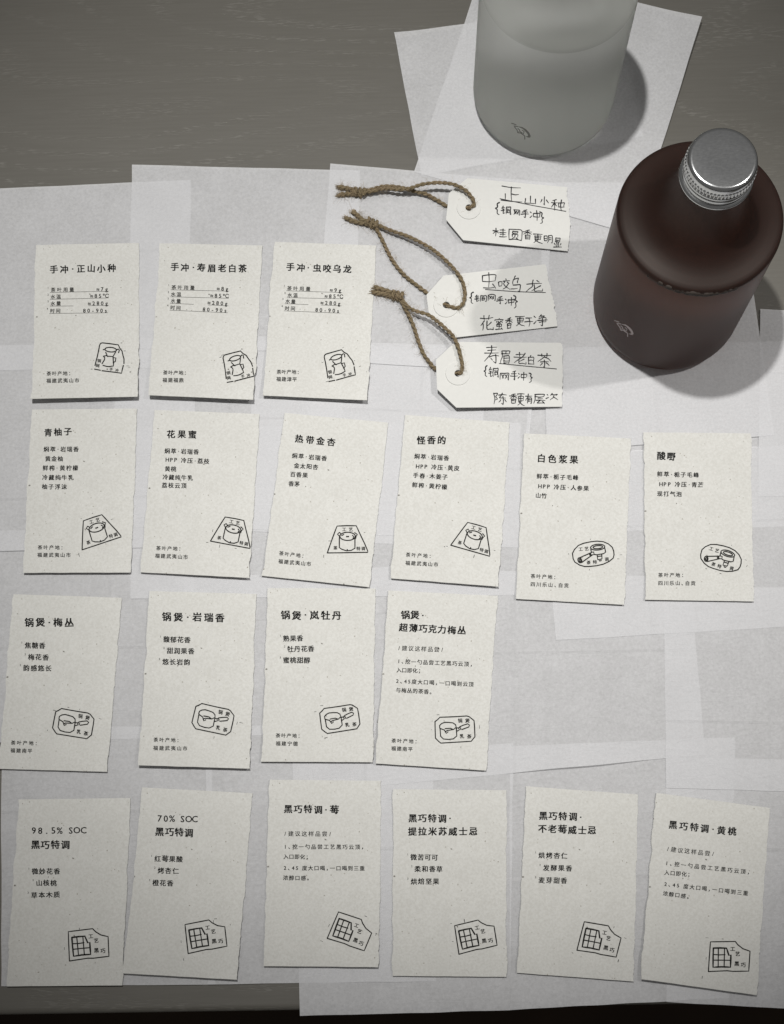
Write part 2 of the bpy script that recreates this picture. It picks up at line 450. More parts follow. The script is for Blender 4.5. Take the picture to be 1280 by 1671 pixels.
def ribbon(mb, surf, pts, wd, closed=False, taper=False):
    """flat stroke with round ends along photo-pixel points"""
    P = [Vector(p) for p in pts]
    if closed: P.append(P[0])
    Q = [P[0]]
    for a, b in zip(P, P[1:]):
        n = max(1, int((b - a).length / 6))
        for i in range(1, n + 1): Q.append(a + (b - a) * (i / n))
    L = []; R = []
    for i, p in enumerate(Q):
        t = Q[min(i + 1, len(Q) - 1)] - Q[max(i - 1, 0)]
        if closed and i in (0, len(Q) - 1): t = Q[1] - Q[-2]
        if t.length < 1e-6: t = Vector((1, 0))
        t.normalize(); nn = Vector((-t.y, t.x)); ww = wd * (0.5 + 0.08 * mnoise.noise(Vector((p.x * 0.35, p.y * 0.35, 0))))
        
        if taper: ww *= 1.18 - 0.55 * (i / max(1, len(Q) - 1)) ** 1.5
        L.append(p + nn * ww); R.append(p - nn * ww)
    out = []
    for a, b in zip(L, R): out += [surf(a.x, a.y), surf(b.x, b.y)]
    mb.add(out, [(2 * i, 2 * i + 1, 2 * i + 3, 2 * i + 2) for i in range(len(Q) - 1)])
    if not closed:
        for p, s in ((Q[0], -1),) if taper else ((Q[0], -1), (Q[-1], 1)):
            t = (Q[1] - Q[0] if s < 0 else Q[-1] - Q[-2])
            if t.length < 1e-6: continue
            t.normalize(); nn = Vector((-t.y, t.x)); ff = []
            for k in range(7):
                a = math.pi * k / 6; v = p + nn * (wd * 0.5 * math.cos(a)) + t * (s * wd * 0.5 * math.sin(a))
                ff.append(surf(v.x, v.y, 4e-6))
            mb.add(ff, [tuple(range(7))])

# ------------------------------------------------------------------ stamps, drawn in photo pixels of a reference card
def Z(o, s, pts): return [(o[0] + x / s, o[1] + y / s) for x, y in pts]
def oval(cx, cy, rx, ry, rot=0, n=22, a0=0, a1=360):
    out = []
    for k in range(n + 1):
        a = math.radians(a0 + (a1 - a0) * k / n); x = rx * math.cos(a); y = ry * math.sin(a)
        c, s = math.cos(rot), math.sin(rot); out.append((cx + x * c - y * s, cy + x * s + y * c))
    return out
STAMPS = {}
o_, s_ = (140, 550), 16.0
STAMPS['pour'] = dict(anchor=Z(o_, s_, [(230, 840), (940, 945)]), lines=[(1.9, Z(o_, s_, p)) for p in [
    [(245, 740), (300, 530), (345, 330), (365, 210), (395, 165), (440, 152), (640, 175), (855, 205), (890, 290), (950, 365), (975, 480), (1002, 570), (1000, 690)],
    [(985, 740), (950, 880), (938, 945), (800, 925), (640, 905), (430, 880)], [(385, 868), (235, 838)],
    oval(655, 330, 150, 60, 0.08), [(460, 328), (505, 322)], [(800, 335), (855, 315), (880, 340), (862, 408)],
    [(525, 400), (570, 500), (715, 510), (780, 395)], [(465, 500), (540, 485), (580, 510)], [(470, 505), (500, 545), (495, 590), (430, 695)],
    [(455, 740), (540, 765), (620, 772), (725, 755), (728, 690), (715, 520)], [(725, 540), (790, 545), (775, 640), (720, 665)]]],
    chars=[('铜', Z(o_, s_, [(355, 620)])[0], 6.0, 8), ('网', Z(o_, s_, [(315, 745)])[0], 6.0, 8), ('手', Z(o_, s_, [(668, 840)])[0], 5.5, 8), ('冲', Z(o_, s_, [(815, 870)])[0], 5.5, 8)],
    name='square stamp of a pour over dripper on a jug')
o_, s_ = (525, 845), 14.22
STAMPS['pot'] = dict(anchor=Z(o_, s_, [(135, 815), (1075, 800)]), lines=[(1.9, Z(o_, s_, p)) for p in [
    [(135, 812), (230, 540), (310, 320), (360, 192), (600, 182), (805, 185), (900, 390), (1010, 620), (1072, 770), (1075, 800), (700, 806), (400, 812), (135, 815)],
    oval(605, 430, 180, 95), [(415, 440), (412, 690), (470, 730), (580, 765), (690, 755), (775, 705), (775, 500)],
    [(410, 420), (370, 380), (415, 338), (440, 360)], [(770, 345), (830, 385), (800, 430), (790, 480)], [(470, 412), (515, 385)], [(720, 410), (752, 440), (728, 478)],
    [(580, 432), (628, 438)], [(585, 442), (625, 430)], [(595, 735), (600, 750)]]],
    chars=[('工', Z(o_, s_, [(525, 268)])[0], 6.5, 0), ('艺', Z(o_, s_, [(680, 270)])[0], 6.5, 0), ('茶', Z(o_, s_, [(322, 698)])[0], 6.2, 0), ('特', Z(o_, s_, [(855, 712)])[0], 6.2, 0), ('调', Z(o_, s_, [(968, 712)])[0], 6.2, 0)],
    name='trapezoid stamp of a lidded cooking pot')
o_, s_ = (925, 875), 14.22
STAMPS['filter'] = dict(anchor=Z(o_, s_, [(300, 560), (730, 255)]), lines=[(1.9, Z(o_, s_, p)) for p in [
    [(135, 400), (180, 310), (270, 215), (390, 165), (560, 130), (700, 115), (850, 128), (970, 180), (1060, 260), (1092, 350), (1100, 430), (1080, 510), (980, 590), (850, 650), (700, 685), (540, 702), (420, 705), (300, 670), (190, 600), (150, 520), (135, 400)],
    oval(720, 255, 165, 68, -0.08), oval(725, 255, 112, 36, -0.08), [(560, 300), (575, 375)], [(885, 275), (905, 370), (860, 405), (700, 432), (640, 425)],
    [(575, 375), (625, 365), (640, 425), (600, 432)], [(565, 385), (300, 500)], [(595, 435), (350, 610)], oval(305, 560, 42, 60, -0.4), oval(310, 560, 18, 30, -0.4), [(520, 400), (550, 460)], [(545, 392), (575, 445)],
    [(710, 440), (720, 545), (820, 525), (815, 430)], [(715, 470), (815, 460)], [(750, 550), (770, 578), (800, 570), (795, 535)]]],
    chars=[('工', Z(o_, s_, [(325, 300)])[0], 6.5, -5), ('艺', Z(o_, s_, [(465, 290)])[0], 6.5, -5), ('茶', Z(o_, s_, [(510, 610)])[0], 6.3, 0), ('特', Z(o_, s_, [(655, 600)])[0], 6.3, 0), ('调', Z(o_, s_, [(930, 535)])[0], 6.3, -5)],
    name='oval stamp of a coffee portafilter')
o_, s_ = (700, 1155), 14.22
STAMPS['pan'] = dict(anchor=Z(o_, s_, [(145, 320), (1060, 300)]), lines=[(1.9, Z(o_, s_, p)) for p in [
    [(145, 320), (200, 280), (260, 220), (420, 215), (650, 205), (880, 190), (935, 205), (1050, 295), (1062, 420), (1072, 670), (985, 778), (700, 795), (280, 820), (230, 780), (155, 705), (148, 500), (145, 320)],
    [(255, 470), (252, 410), (300, 365), (370, 338), (460, 340), (560, 350), (620, 390), (638, 450), (575, 505), (500, 475), (380, 485)],
    [(262, 480), (360, 515), (410, 595), (445, 560)], [(385, 560), (420, 530), (560, 505)], [(262, 480), (275, 660), (340, 725), (460, 735), (570, 722), (650, 655), (640, 460)],
    [(645, 470), (680, 465), (715, 510), (660, 540)], [(700, 460), (745, 470), (740, 500)], [(720, 440), (800, 405), (905, 372), (945, 400), (930, 445), (770, 505)]]],
    chars=[('锅', Z(o_, s_, [(730, 298)])[0], 7.0, 0), ('煲', Z(o_, s_, [(898, 298)])[0], 7.0, 0), ('乳', Z(o_, s_, [(770, 660)])[0], 7.0, 0), ('茶', Z(o_, s_, [(940, 665)])[0], 7.0, 0)],
    name='cut corner stamp of a saucepan')
o_, s_ = (100, 1500), 14.22
STAMPS['choc'] = dict(anchor=Z(o_, s_, [(195, 970), (1110, 860)]), lines=[(1.9, Z(o_, s_, p)) for p in [
    [(195, 970), (180, 640), (168, 290), (450, 255), (730, 220), (800, 290), (920, 365), (1090, 405), (1110, 860), (750, 905), (620, 905), (195, 970)]]] +
    [(2.7, Z(o_, s_, p)) for p in [[(250, 425), (400, 405), (550, 395), (620, 550), (665, 540), (685, 815), (480, 830), (290, 860), (265, 620), (250, 425)]]] +
    [(1.9, Z(o_, s_, p)) for p in [[(365, 430), (405, 835)], [(505, 410), (540, 820)], [(262, 570), (400, 565), (530, 545)], [(275, 700), (450, 680), (670, 660)]]],
    chars=[('工', Z(o_, s_, [(690, 395)])[0], 7.4, -5), ('艺', Z(o_, s_, [(815, 495)])[0], 7.4, -5), ('黑', Z(o_, s_, [(820, 720)])[0], 7.6, -5), ('巧', Z(o_, s_, [(970, 730)])[0], 7.6, -5)],
    name='notched stamp of a bitten chocolate bar')

def put_stamp(mb, surf, kind, a, b, seed):
    st = STAMPS[kind]; A0, B0 = [Vector(p) for p in st['anchor']]; A, B = Vector(a), Vector(b)
    z0 = complex(*(B0 - A0)); z1 = complex(*(B - A)); k = z1 / z0
    def tr(p):
        z = complex(p[0] - A0.x, p[1] - A0.y) * k; return (A.x + z.real, A.y + z.imag)
    for wd, pts in st['lines']: ribbon(mb, surf, [tr(p) for p in pts], wd)
    rot = math.atan2(k.imag, k.real)
    for ch, p, size, da in st['chars']:
        c = Vector(tr(p)); a_ = rot + math.radians(da); h = size * abs(k) * 0.5
        d = Vector((math.cos(a_), math.sin(a_))) * h
        put_line(mb, surf, ch, c - d, c + d, size * abs(k), 0.035, 0)
    rnd = random.Random(seed)                       # stray ink of the rubber block's corners
    xs = [tr(p) for _, pts in st['lines'][:1] for p in pts]
    cx = sum(p[0] for p in xs) / len(xs); cy = sum(p[1] for p in xs) / len(xs)
    for _ in range(5):
        i = rnd.randrange(len(xs)); q = Vector(xs[i]) - Vector((cx, cy)); q = q * rnd.uniform(1.13, 1.32)
        L = rnd.uniform(0.8, 5); aa = rot + rnd.choice((0, math.pi / 2))
        p0 = Vector((cx, cy)) + q; p1 = p0 + Vector((math.cos(aa), math.sin(aa))) * L
        ribbon(mb, surf, [p0, p1], rnd.uniform(0.5, 0.9))

# ------------------------------------------------------------------ cards
CT = 0.00042
def make_card(idx, px, lift, texts, stamp, label):
    """px: TL TR BR BL; lift: mm at the BL and BR corners, texts: (part name, ink, [(text, p0, p1, size, bold)])"""
    q0 = [w(*p) for p in px]
    zb = 0
    for i in range(7):
        for j in range(9):
            p = bil(q0, i / 6, j / 8); zb = max(zb, top_z(p.x, p.y))
    zb += 0.0002
    bl, br = lift[0] * 0.001, lift[1] * 0.001; tl, tr_ = (lift[2] * 0.001, lift[3] * 0.001) if len(lift) > 2 else (0.0003, 0.0003)
    def lz(s, t):
        f = max(0, (t - 0.35) / 0.65) ** 2; g = max(0, (0.4 - t) / 0.4) ** 2
        s_ = min(max(s, 0), 1)
        return f * (bl * (1 - s_) + br * s_) + g * (tl * (1 - s_) + tr_ * s_) + 0.00025 * mnoise.noise(Vector((s * 1.6, t * 2.2, idx * 5.3)))
    q = [w(*p, zb + CT + lz(s, t)) for p, (s, t) in zip(px, ((0, 0), (1, 0), (1, 1), (0, 1)))]
    c = (q[0] + q[1] + q[2] + q[3]) / 4; c.z = zb
    root = empty('menu_card', c)
    tag(root, label, 'menu card', 'printed menu cards laid out in four rows')
    def P(s, t):
        p = bil([Vector((v.x, v.y, 0)) for v in q], s, t); return Vector((p.x, p.y, zb + CT + lz(s, t)))
    # sheet with torn sides
    NS, NTT = 20, 84
    rnd = random.Random(100 + idx)
    def deckle(seed):
        out = []; walk = 0
        for j in range(NTT + 1):
            walk = walk * 0.86 + rnd.gauss(0, 0.10)
            v = 0.34 * mnoise.noise(Vector((j * 0.16, seed, idx))) + walk * 0.55 + 0.10 * mnoise.noise(Vector((j * 0.9, seed, 4)))
            if rnd.random() < 0.03: walk += rnd.choice((-1, 1)) * 0.32
            out.append(v * 0.00145 / 0.054)
        return out
    dl, dr = deckle(1.3), deckle(8.9)
    vs = []
    for lay in (0, 1):
        for j in range(NTT + 1):
            t = j / NTT
            for i in range(NS + 1):
                s = i / NS
                ss = dl[j] * (1 - s) ** 6 + s + dr[j] * s ** 6
                tt = t
                if j in (0, NTT): tt = t + 0.0012 * mnoise.noise(Vector((s * 7, idx * 1.7, j)))
                p = P(ss, tt)
                if lay: 
                    p.z -= CT
                    if i in (0, NS): p += (P(0.5, t) - P(s, t)).normalized() * -0.00012 * rnd.random()
                vs.append(p - c)
    W = NS + 1; M = W * (NTT + 1); fs = []
    for j in range(NTT):
        for i in range(NS):
            a = j * W + i; fs.append((a, a + W, a + W + 1, a + 1)); b = a + M; fs.append((b, b + 1, b + W + 1, b + W))
    for j in range(NTT):
        a = j * W; fs.append((a, a + M, a + W + M, a + W)); a = j * W + NS; fs.append((a, a + W, a + W + M, a + M))
    for i in range(NS):
        fs.append((i, i + 1, i + 1 + M, i + M)); a = NTT * W + i; fs.append((a, a + M, a + M + 1, a + 1))
    sh = mesh_obj('card_sheet', vs, fs, CARD, root, smooth=False)
    # inverse of the bilinear map for ink
    qx = [Vector((v.x, v.y)) for v in q]
    def st_of(x, y, st):
        s, t = st
        for _ in range(5):
            p = (qx[0] * (1 - s) + qx[1] * s) * (1 - t) + (qx[3] * (1 - s) + qx[2] * s) * t
            ds = (qx[1] - qx[0]) * (1 - t) + (qx[2] - qx[3]) * t; dt = (qx[3] - qx[0]) * (1 - s) + (qx[2] - qx[1]) * s
            ex, ey = x - p.x, y - p.y; det = ds.x * dt.y - ds.y * dt.x
            s += (ex * dt.y - ey * dt.x) / det; t += (ds.x * ey - ds.y * ex) / det
        return s, t
    def surf(x, y, dz=0.0):
        z = zb + CT; st = (0.5, 0.5)
        for _ in range(3):
            p = w(x, y, z); st = st_of(p.x, p.y, st); z = zb + CT + lz(*st)
        p = w(x, y, z); p.z += 0.000035 + dz; return p
    for name, ink, items in texts:
        mb = MB()
        for it in items:
            if it[0] == '_line': ribbon(mb, surf, it[1:3], it[3])
            else: put_line(mb, surf, *it)
        mb.build(name, ink, root)
    mb = MB(); put_stamp(mb, surf, stamp[0], stamp[1], stamp[2], idx * 13 + 5)
    mb.build('ink_stamp', INK_SOFT, root)['label'] = STAMPS[stamp[0]]['name']
    return root

def T(t, x0, y0, x1, y1, s, b=0.014, j=0.25): return (t, (x0, y0), (x1, y1), s * (0.92 if s > 12 else 0.95), b, j)
TB, IB, OB, PB = 0.034, 0.028, 0.024, 0.022    # stroke weights: title, items, origin, paragraph
def origin(x0, y0, x1, y1, x2, y2, x3, y3, place): return ('origin_lettering', INK_SOFT, [T('茶叶产地：', x0, y0, x1 + 3, y1, 7.6, OB, 0.1), T(place, x2, y2, x3, y3, 7.8, OB, 0.1)])
def title(*ls): return ('title_lettering', INK, list(ls))
def items(ls, size=10.5, name='flavour_lettering'):
    out = []
    for k, (t, x0, y0, x1, y1) in enumerate(ls):
        out.append(T(t, x0, y0, x1, y1, size, IB, 0.25))
        out.append(T('123'[k], x0 - 6, y0 - 4.5, x0 - 2, y0 - 4.5, 4.6, 0.01, 0))
    return (name, INK, out)
def recipe(rows, vals):
    names = ['茶叶用量', '水温', '水量', '时间']; wd = [40.5, 18.5, 18.5, 19]; vw = [21, 31, 35, 42]
    out = []
    for k, (x0, y0, x1, y1) in enumerate(rows):
        sl = (y1 - y0) / (x1 - x0); A = wd[k]; V = vw[k]
        out.append(T(names[k], x0, y0, x0 + A, y0 + A * sl, 7.6, OB, 0.15))
        out.append(T('1234'[k], x0 - 5, y0 - 3.5, x0 - 1.5, y0 - 3.5, 4.4, 0.012, 0))
        out.append(T(vals[k], x1 - V, y1 - V * sl, x1, y1, 8.8, 0.022, 0.1))
        if k != 2: out.append(('_line', (x0, y0 + 4.3), (x1, y1 + 3.8), 0.6))
        else: out += [('_line', (x0, y0 + 4.3), (x0 + 38, y0 + 38 * sl + 4.2), 0.6), ('_line', (x1 - 33, y1 - 33 * sl + 3.9), (x1, y1 + 3.8), 0.6)]
    return ('recipe_lettering', INK_SOFT, out)
def ingr(ls): return ('ingredient_lettering', INK, [T(t, x0, y0, x1, y1, 9.0, IB, 0.2) for t, x0, y0, x1, y1 in ls])
def para(head, ls):
    return ('tasting_advice_lettering', INK_SOFT, [T(head[0], *head[1:], 9.0, 0.014, 0.15)] + [T(t, x0, y0, x1, y1, 8.4, PB, 0.1) for t, x0, y0, x1, y1 in ls])

WY = '福建武夷山市'
PX = [
 [(58.1,399.9),(227.3,396.4),(224.5,647.2),(51.6,650.7)], [(260.8,396.9),(428.4,400.6),(413.9,652.3),(242,644.8)], [(447.9,394.5),(614.8,400.6),(598.3,653),(428,645.3)],
 [(52.3,668.2),(223.4,666.6),(214,934.2),(36.9,934.7)], [(252,668.9),(423.8,675.5),(406.3,943),(229.8,933.7)], [(464.5,673.8),(633.8,689.5),(603,958),(428.8,939.5)],
 [(661.2,676.9),(832,689.3),(813.3,957.2),(637.7,943.6)], [(856.3,707.1),(1030.1,715.6),(1018.7,986.9),(842.5,977.1)], [(1049.8,705.4),(1225.3,707.1),(1230.9,981.3),(1053.8,978.7)],
 [(22,969.5),(198.8,975.5),(174.5,1259.5),(-3,1254.5)], [(243.8,964.5),(418.9,969.2),(407.2,1254.2),(225.5,1248.8)], [(437.7,959.8),(613.4,960.5),(608.7,1243.7),(427.8,1243)],
 [(634.5,963.6),(811.6,972.3),(794,1257.5),(612.9,1245.8)], [(30.2,1304.5),(213.3,1302.2),(199.5,1608),(10.5,1609.6)], [(232.3,1284.8),(412.8,1294.6),(386.5,1598.8),(200.2,1588.3)],
 [(439.9,1272.2),(622.4,1274.4),(617.6,1578.1),(430.3,1576.5)], [(642.6,1287.9),(826.8,1289.5),(827.5,1594.1),(641,1592.5)], [(858.8,1283),(1041.7,1296.4),(1034,1601.6),(844.8,1587.5)],
 [(1071.9,1293.9),(1257.2,1318.5),(1236.1,1624.1),(1046.3,1597.7)]]
CARDS = [
 ((4.5,3.5), [title(T('手冲·正山小种',80,440,191,437,14,TB,0.6)), recipe([(82,473,177.6,471.5),(82,484.3,177.4,482.4),(82,495.3,177.6,494.8),(81,507.3,176.5,506.6)],['≈7g','≈85℃','≈280g','80-90s']),
   origin(75.7,609.7,114.4,609.2,75.2,621.4,130.3,620.7,WY)], ('pour',(154.4,602.5),(198.8,609.1)), 'cream recipe card headed 手冲·正山小种, tilted dripper stamp, leftmost of the top row'),
 ((4,4), [title(T('手冲·寿眉老白茶',277,435.5,404.5,438.6,14,TB,0.6)), recipe([(278.9,468.6,374,471.4),(278.4,480,373.4,483),(278,490.6,372.9,495.3),(277.3,501.9,371.7,506.6)],['≈8g','≈85℃','≈280g','80-90s']),
   origin(266,608,303,608.5,265,620.2,300.7,620.7,'福建福鼎')], ('pour',(371,624.2),(414.8,613.9)), 'cream recipe card headed 手冲·寿眉老白茶 with its dripper stamp touching the right edge'),
 ((2.5,3), [title(T('手冲·虫咬乌龙',466,435.5,575,439.8,14,TB,0.6)), recipe([(467.6,470.2,558.5,473.7),(468.7,481.5,560,483.8),(465.2,491.3,557.3,495.3),(464,503,555.5,507.3)],['≈9g','≈85℃','≈280g','80-90s']),
   origin(451.4,606.6,487,607.3,450.7,618.6,485.4,619,'福建漳平')], ('pour',(536.9,622.8),(580.6,611.6)), 'cream recipe card headed 手冲·虫咬乌龙 beside the twine of the string tags'),
 ((1,0.8), [title(T('青柚子',70.9,705.7,118.9,704,13.5,TB,0.6)), ingr([('焖萃·岩瑞香',70.9,733,129.5,733),('黄金柚',73.4,748.6,103.9,748.6),('鲜榨·黄柠檬',69.2,763.8,128.5,763.8),('冷藏纯牛乳',68.5,779,121.2,779.5),('柚子浮沫',67.8,794.3,110.2,794.3)]),
   origin(61,893.2,102,893.6,60.5,905.6,116.6,905.6,WY)], ('pot',(134.4,897.2),(198.1,876.1)), 'cream ingredient card headed 青柚子 with a pot stamp, below the 正山小种 card'),
 ((0.8,1.8), [title(T('花果蜜',270.8,707.6,323,709.5,14,TB,0.6)), ingr([('焖萃·岩瑞香',268.4,735.5,325.5,737.5),('HPP 冷压·荔枝',270,749.8,342.5,753),('黄桃',268.9,764.8,288.3,765.5),('冷藏纯牛乳',264.9,778.4,315.8,780),('荔枝云顶',263.7,791.7,305.5,792.9)]),
   origin(254.4,894.4,294.2,895.5,252.7,906.8,307.8,909.1,WY)], ('pot',(343.8,883),(408,895)), 'cream ingredient card headed 花果蜜, pot stamp running to its right edge'),
 ((1,1.2), [title(T('热带金杏',480,715,549.5,722.5,14,TB,0.6)), ingr([('焖萃·岩瑞香',476.3,743.3,534.5,748.3),('金太阳杏',479.3,759.5,520,762.5),('百香果',473,773.8,503.3,775.8),('香茅',470.8,789.5,490,790)]),
   origin(455,902.5,495,907.5,453.8,915.8,508.8,920.5,WY)], ('pot',(534.5,902.3),(600.6,901.3)), 'clockwise tilted cream ingredient card headed 热带金杏 with an upright pot stamp'),
 ((1.2,1.8), [title(T('怪香的',678.5,717.4,729.6,718.6,14.5,TB,0.6)), ingr([('焖萃·岩瑞香',675.7,744.4,733.8,747.9),('HPP 冷压·黄皮',678.5,760.8,750.7,764.3),('手舂·木姜子',673.8,775.5,731.5,778.8),('鲜榨·黄柠檬',672.2,791.2,730.8,794.8)]),
   origin(661.6,904.9,702.7,907.7,661.2,918.5,716.2,921.3,WY)], ('pot',(735.9,889.7),(799.2,907.7)), 'cream ingredient card headed 怪香的, directly below the lowest string tag'),
 ((0.9,1.0), [title(T('白色浆果',875,747.4,945.5,750.7,14.5,TB,0.6)), ingr([('鲜萃·栀子毛峰',875.3,777,944.8,779.6),('HPP 冷压·人参果',878.2,793.3,961.9,797.3),('山竹',873.6,808.1,893.3,809.1)]),
   origin(865.4,940,906.1,942,865.1,953.1,929.4,955.7,'四川乐山、自贡')], ('filter',(946.1,914.4),(976.3,892.9)), 'cream ingredient card headed 白色浆果 with an oval portafilter stamp'),
 ((0.8,0.8), [title(T('酸嘢',1071.1,744.1,1104,744.8,14.5,TB,0.6)), ingr([('鲜萃·栀子毛峰',1071.8,773.7,1141.7,775.3),('HPP 冷压·青芒',1075.4,790,1148.9,791),('现打气泡',1071.8,805.5,1113.8,806.5)]),
   origin(1073.4,938.4,1114.8,938.4,1073.4,951.5,1136.1,951.8,'四川乐山、自贡')], ('filter',(1152.3,911.8),(1188.6,903.6)), 'cream ingredient card headed 酸嘢, rightmost of the second row, below the brown bottle'),
 ((1,1.2), [title(T('锅煲·梅丛',39.3,1015.5,121.8,1015.5,15.5,TB,0.6)), items([('焦糖香',40,1053,75,1053.8),('梅花香',45.5,1072,80.5,1072.5),('韵感悠长',37.5,1090,85,1090.8)]),
   origin(17,1211.8,60,1213,16.8,1224.5,53.8,1225.5,'福建南平')], ('pan',(91.3,1161.3),(154.3,1173.8)), 'cream flavour card headed 锅煲·梅丛, cut off by the left side of the photo'),
 ((2.5,2), [title(T('锅煲·岩瑞香',263,1006.3,368.7,1008.4,15.5,TB,0.6)), items([('馥郁花香',266.3,1043.3,311.8,1044.3),('甜润果香',272,1061.8,318,1062.5),('悠长岩韵',264.5,1080,311.3,1080.5)]),
   origin(250,1207,291.3,1208,249.5,1220.5,307,1221.5,WY)], ('pan',(320,1152.7),(382.8,1168.4)), 'cream flavour card headed 锅煲·岩瑞香 with a saucepan stamp tilted down'),
 ((1,1), [title(T('锅煲·岚牡丹',457.1,1003.9,559,1004.4,15.5,TB,0.6)), items([('熟果香',461.8,1041.9,495.3,1041.4),('牡丹花香',468.8,1059.4,513.3,1058.5),('蜜桃甜醇',461.8,1077.3,506.8,1077.3)]),
   origin(449.6,1200,488.7,1200.8,449.6,1213.2,487.1,1213.7,'福建宁德')], ('pan',(522,1163.7),(584.4,1156.2)), 'cream flavour card headed 锅煲·岚牡丹 with a saucepan stamp tilted up'),
 ((1.2,1.2), [title(T('锅煲·',654.4,1002.7,694.6,1003.9,15,TB,0.6),T('超薄巧克力梅丛',651.1,1023.8,761.7,1029,14.5,TB,0.6)), para(('/建议这样品尝/',648.2,1057.3,725.4,1060.2),[('1、挖一勺品尝工艺黑巧云顶，',648,1078.9,773,1084.1),('入口即化；',646.9,1093.4,688.2,1094.6),('2、45度大口喝，一口喝到云顶',645.7,1111.2,773.9,1116.9),('与梅丛的茶香。',645.7,1125.8,707,1129.3)]),
   origin(638.2,1208.3,679.7,1210.1,638.2,1221.2,674.5,1222.6,'福建南平')], ('pan',(710.2,1177.5),(774.5,1176.1)), 'cream card headed 锅煲·超薄巧克力梅丛 with paragraphs and a level saucepan stamp'),
 ((0.8,0.8), [title(T('98.5% SOC',50.2,1355.3,142,1354.6,15,0.016,0.4),T('黑巧特调',50.2,1378.3,114.8,1378.3,15,TB,0.5)), items([('微妙花香',51.5,1421.9,99,1421.6),('山核桃',58.4,1440.6,93.5,1440.6),('草本木质',50.2,1461,99,1459.6)])],
   ('choc',(113.7,1568.2),(178.1,1560.5)), 'cream chocolate card headed 98.5% SOC, leftmost of the bottom row'),
 ((1.5,2.8), [title(T('70% SOC',255.9,1335,323.2,1336.6,15,0.016,0.4),T('黑巧特调',252.6,1357,316.6,1359.3,15,TB,0.5)), items([('红莓果酸',251.6,1401.2,299.2,1402.2),('烤杏仁',256.9,1420.3,293,1421.6),('橙花香',248.4,1440.6,283.8,1441.3)])],
   ('choc',(307.4,1556.1),(370.7,1544)), 'cream chocolate card headed 70% SOC, lapping over the card on its left'),
 ((1.5,2), [title(T('黑巧特调·莓',462.3,1319.9,553.9,1321.8,14.5,TB,0.6)), para(('/建议这样品尝/',462.2,1360.3,542.7,1360.9),[('1、挖一勺品尝工艺黑巧云顶，',462.6,1381.7,596,1382),('入口即化；',462.3,1397.7,505,1398.4),('2、45 度大口喝，一口喝到三重',462.3,1416.3,596.2,1417),('浓醇口感。',461.6,1432.3,507,1433)])],
   ('choc',(534.3,1531.3),(594.6,1551.5)), 'cream chocolate card headed 黑巧特调·莓 with a strongly tilted chocolate bar stamp'),
 ((1,1), [title(T('黑巧特调·',665.7,1335.3,740,1335.3,14.5,TB,0.5),T('提拉米苏威士忌',665,1356.7,781,1356.7,14.5,TB,0.5)), items([('微苦可可',669.8,1398.7,715.3,1399.3),('柔和香草',676.2,1417.9,723.3,1417.9),('烘焙坚果',669.8,1438.4,717.9,1438.4)])],
   ('choc',(749.3,1557.2),(811.4,1542.5)), 'cream chocolate card headed 黑巧特调·提拉米苏威士忌'),
 ((1,1), [title(T('黑巧特调·',878.5,1330.5,953.3,1333.3,14.5,TB,0.5),T('不老莓威士忌',877.5,1352,974.9,1355.4,14.5,TB,0.5)), items([('烘烤杏仁',878.2,1395.5,927.4,1396.6),('发酵果香',885.6,1416,934.8,1417),('麦芽甜香',878.2,1436,926.7,1437)])],
   ('choc',(941.8,1550.6),(1005.8,1561.8)), 'cream chocolate card headed 黑巧特调·不老莓威士忌'),
 ((2.2,2.0), [title(T('黑巧特调·黄桃',1090.2,1344.9,1203.4,1357.9,14.5,TB,0.6)), para(('/建议这样品尝/',1086.7,1385,1167.6,1393.8),[('1、挖一勺品尝工艺黑巧云顶，',1084.9,1408.2,1226,1423.5),('入口即化；',1083.9,1423.7,1128,1427.2),('2、45 度大口喝，一口喝到三重',1083.2,1442.3,1222,1458.1),('浓醇口感。',1081.4,1457.4,1127,1463.6)])],
   ('choc',(1156.3,1585.4),(1222.1,1584.7)), 'clockwise tilted cream chocolate card headed 黑巧特调·黄桃, rightmost of the bottom row'),
]
for i, (lift, texts, stamp, label) in enumerate(CARDS): make_card(i, PX[i], lift, texts, stamp, label)

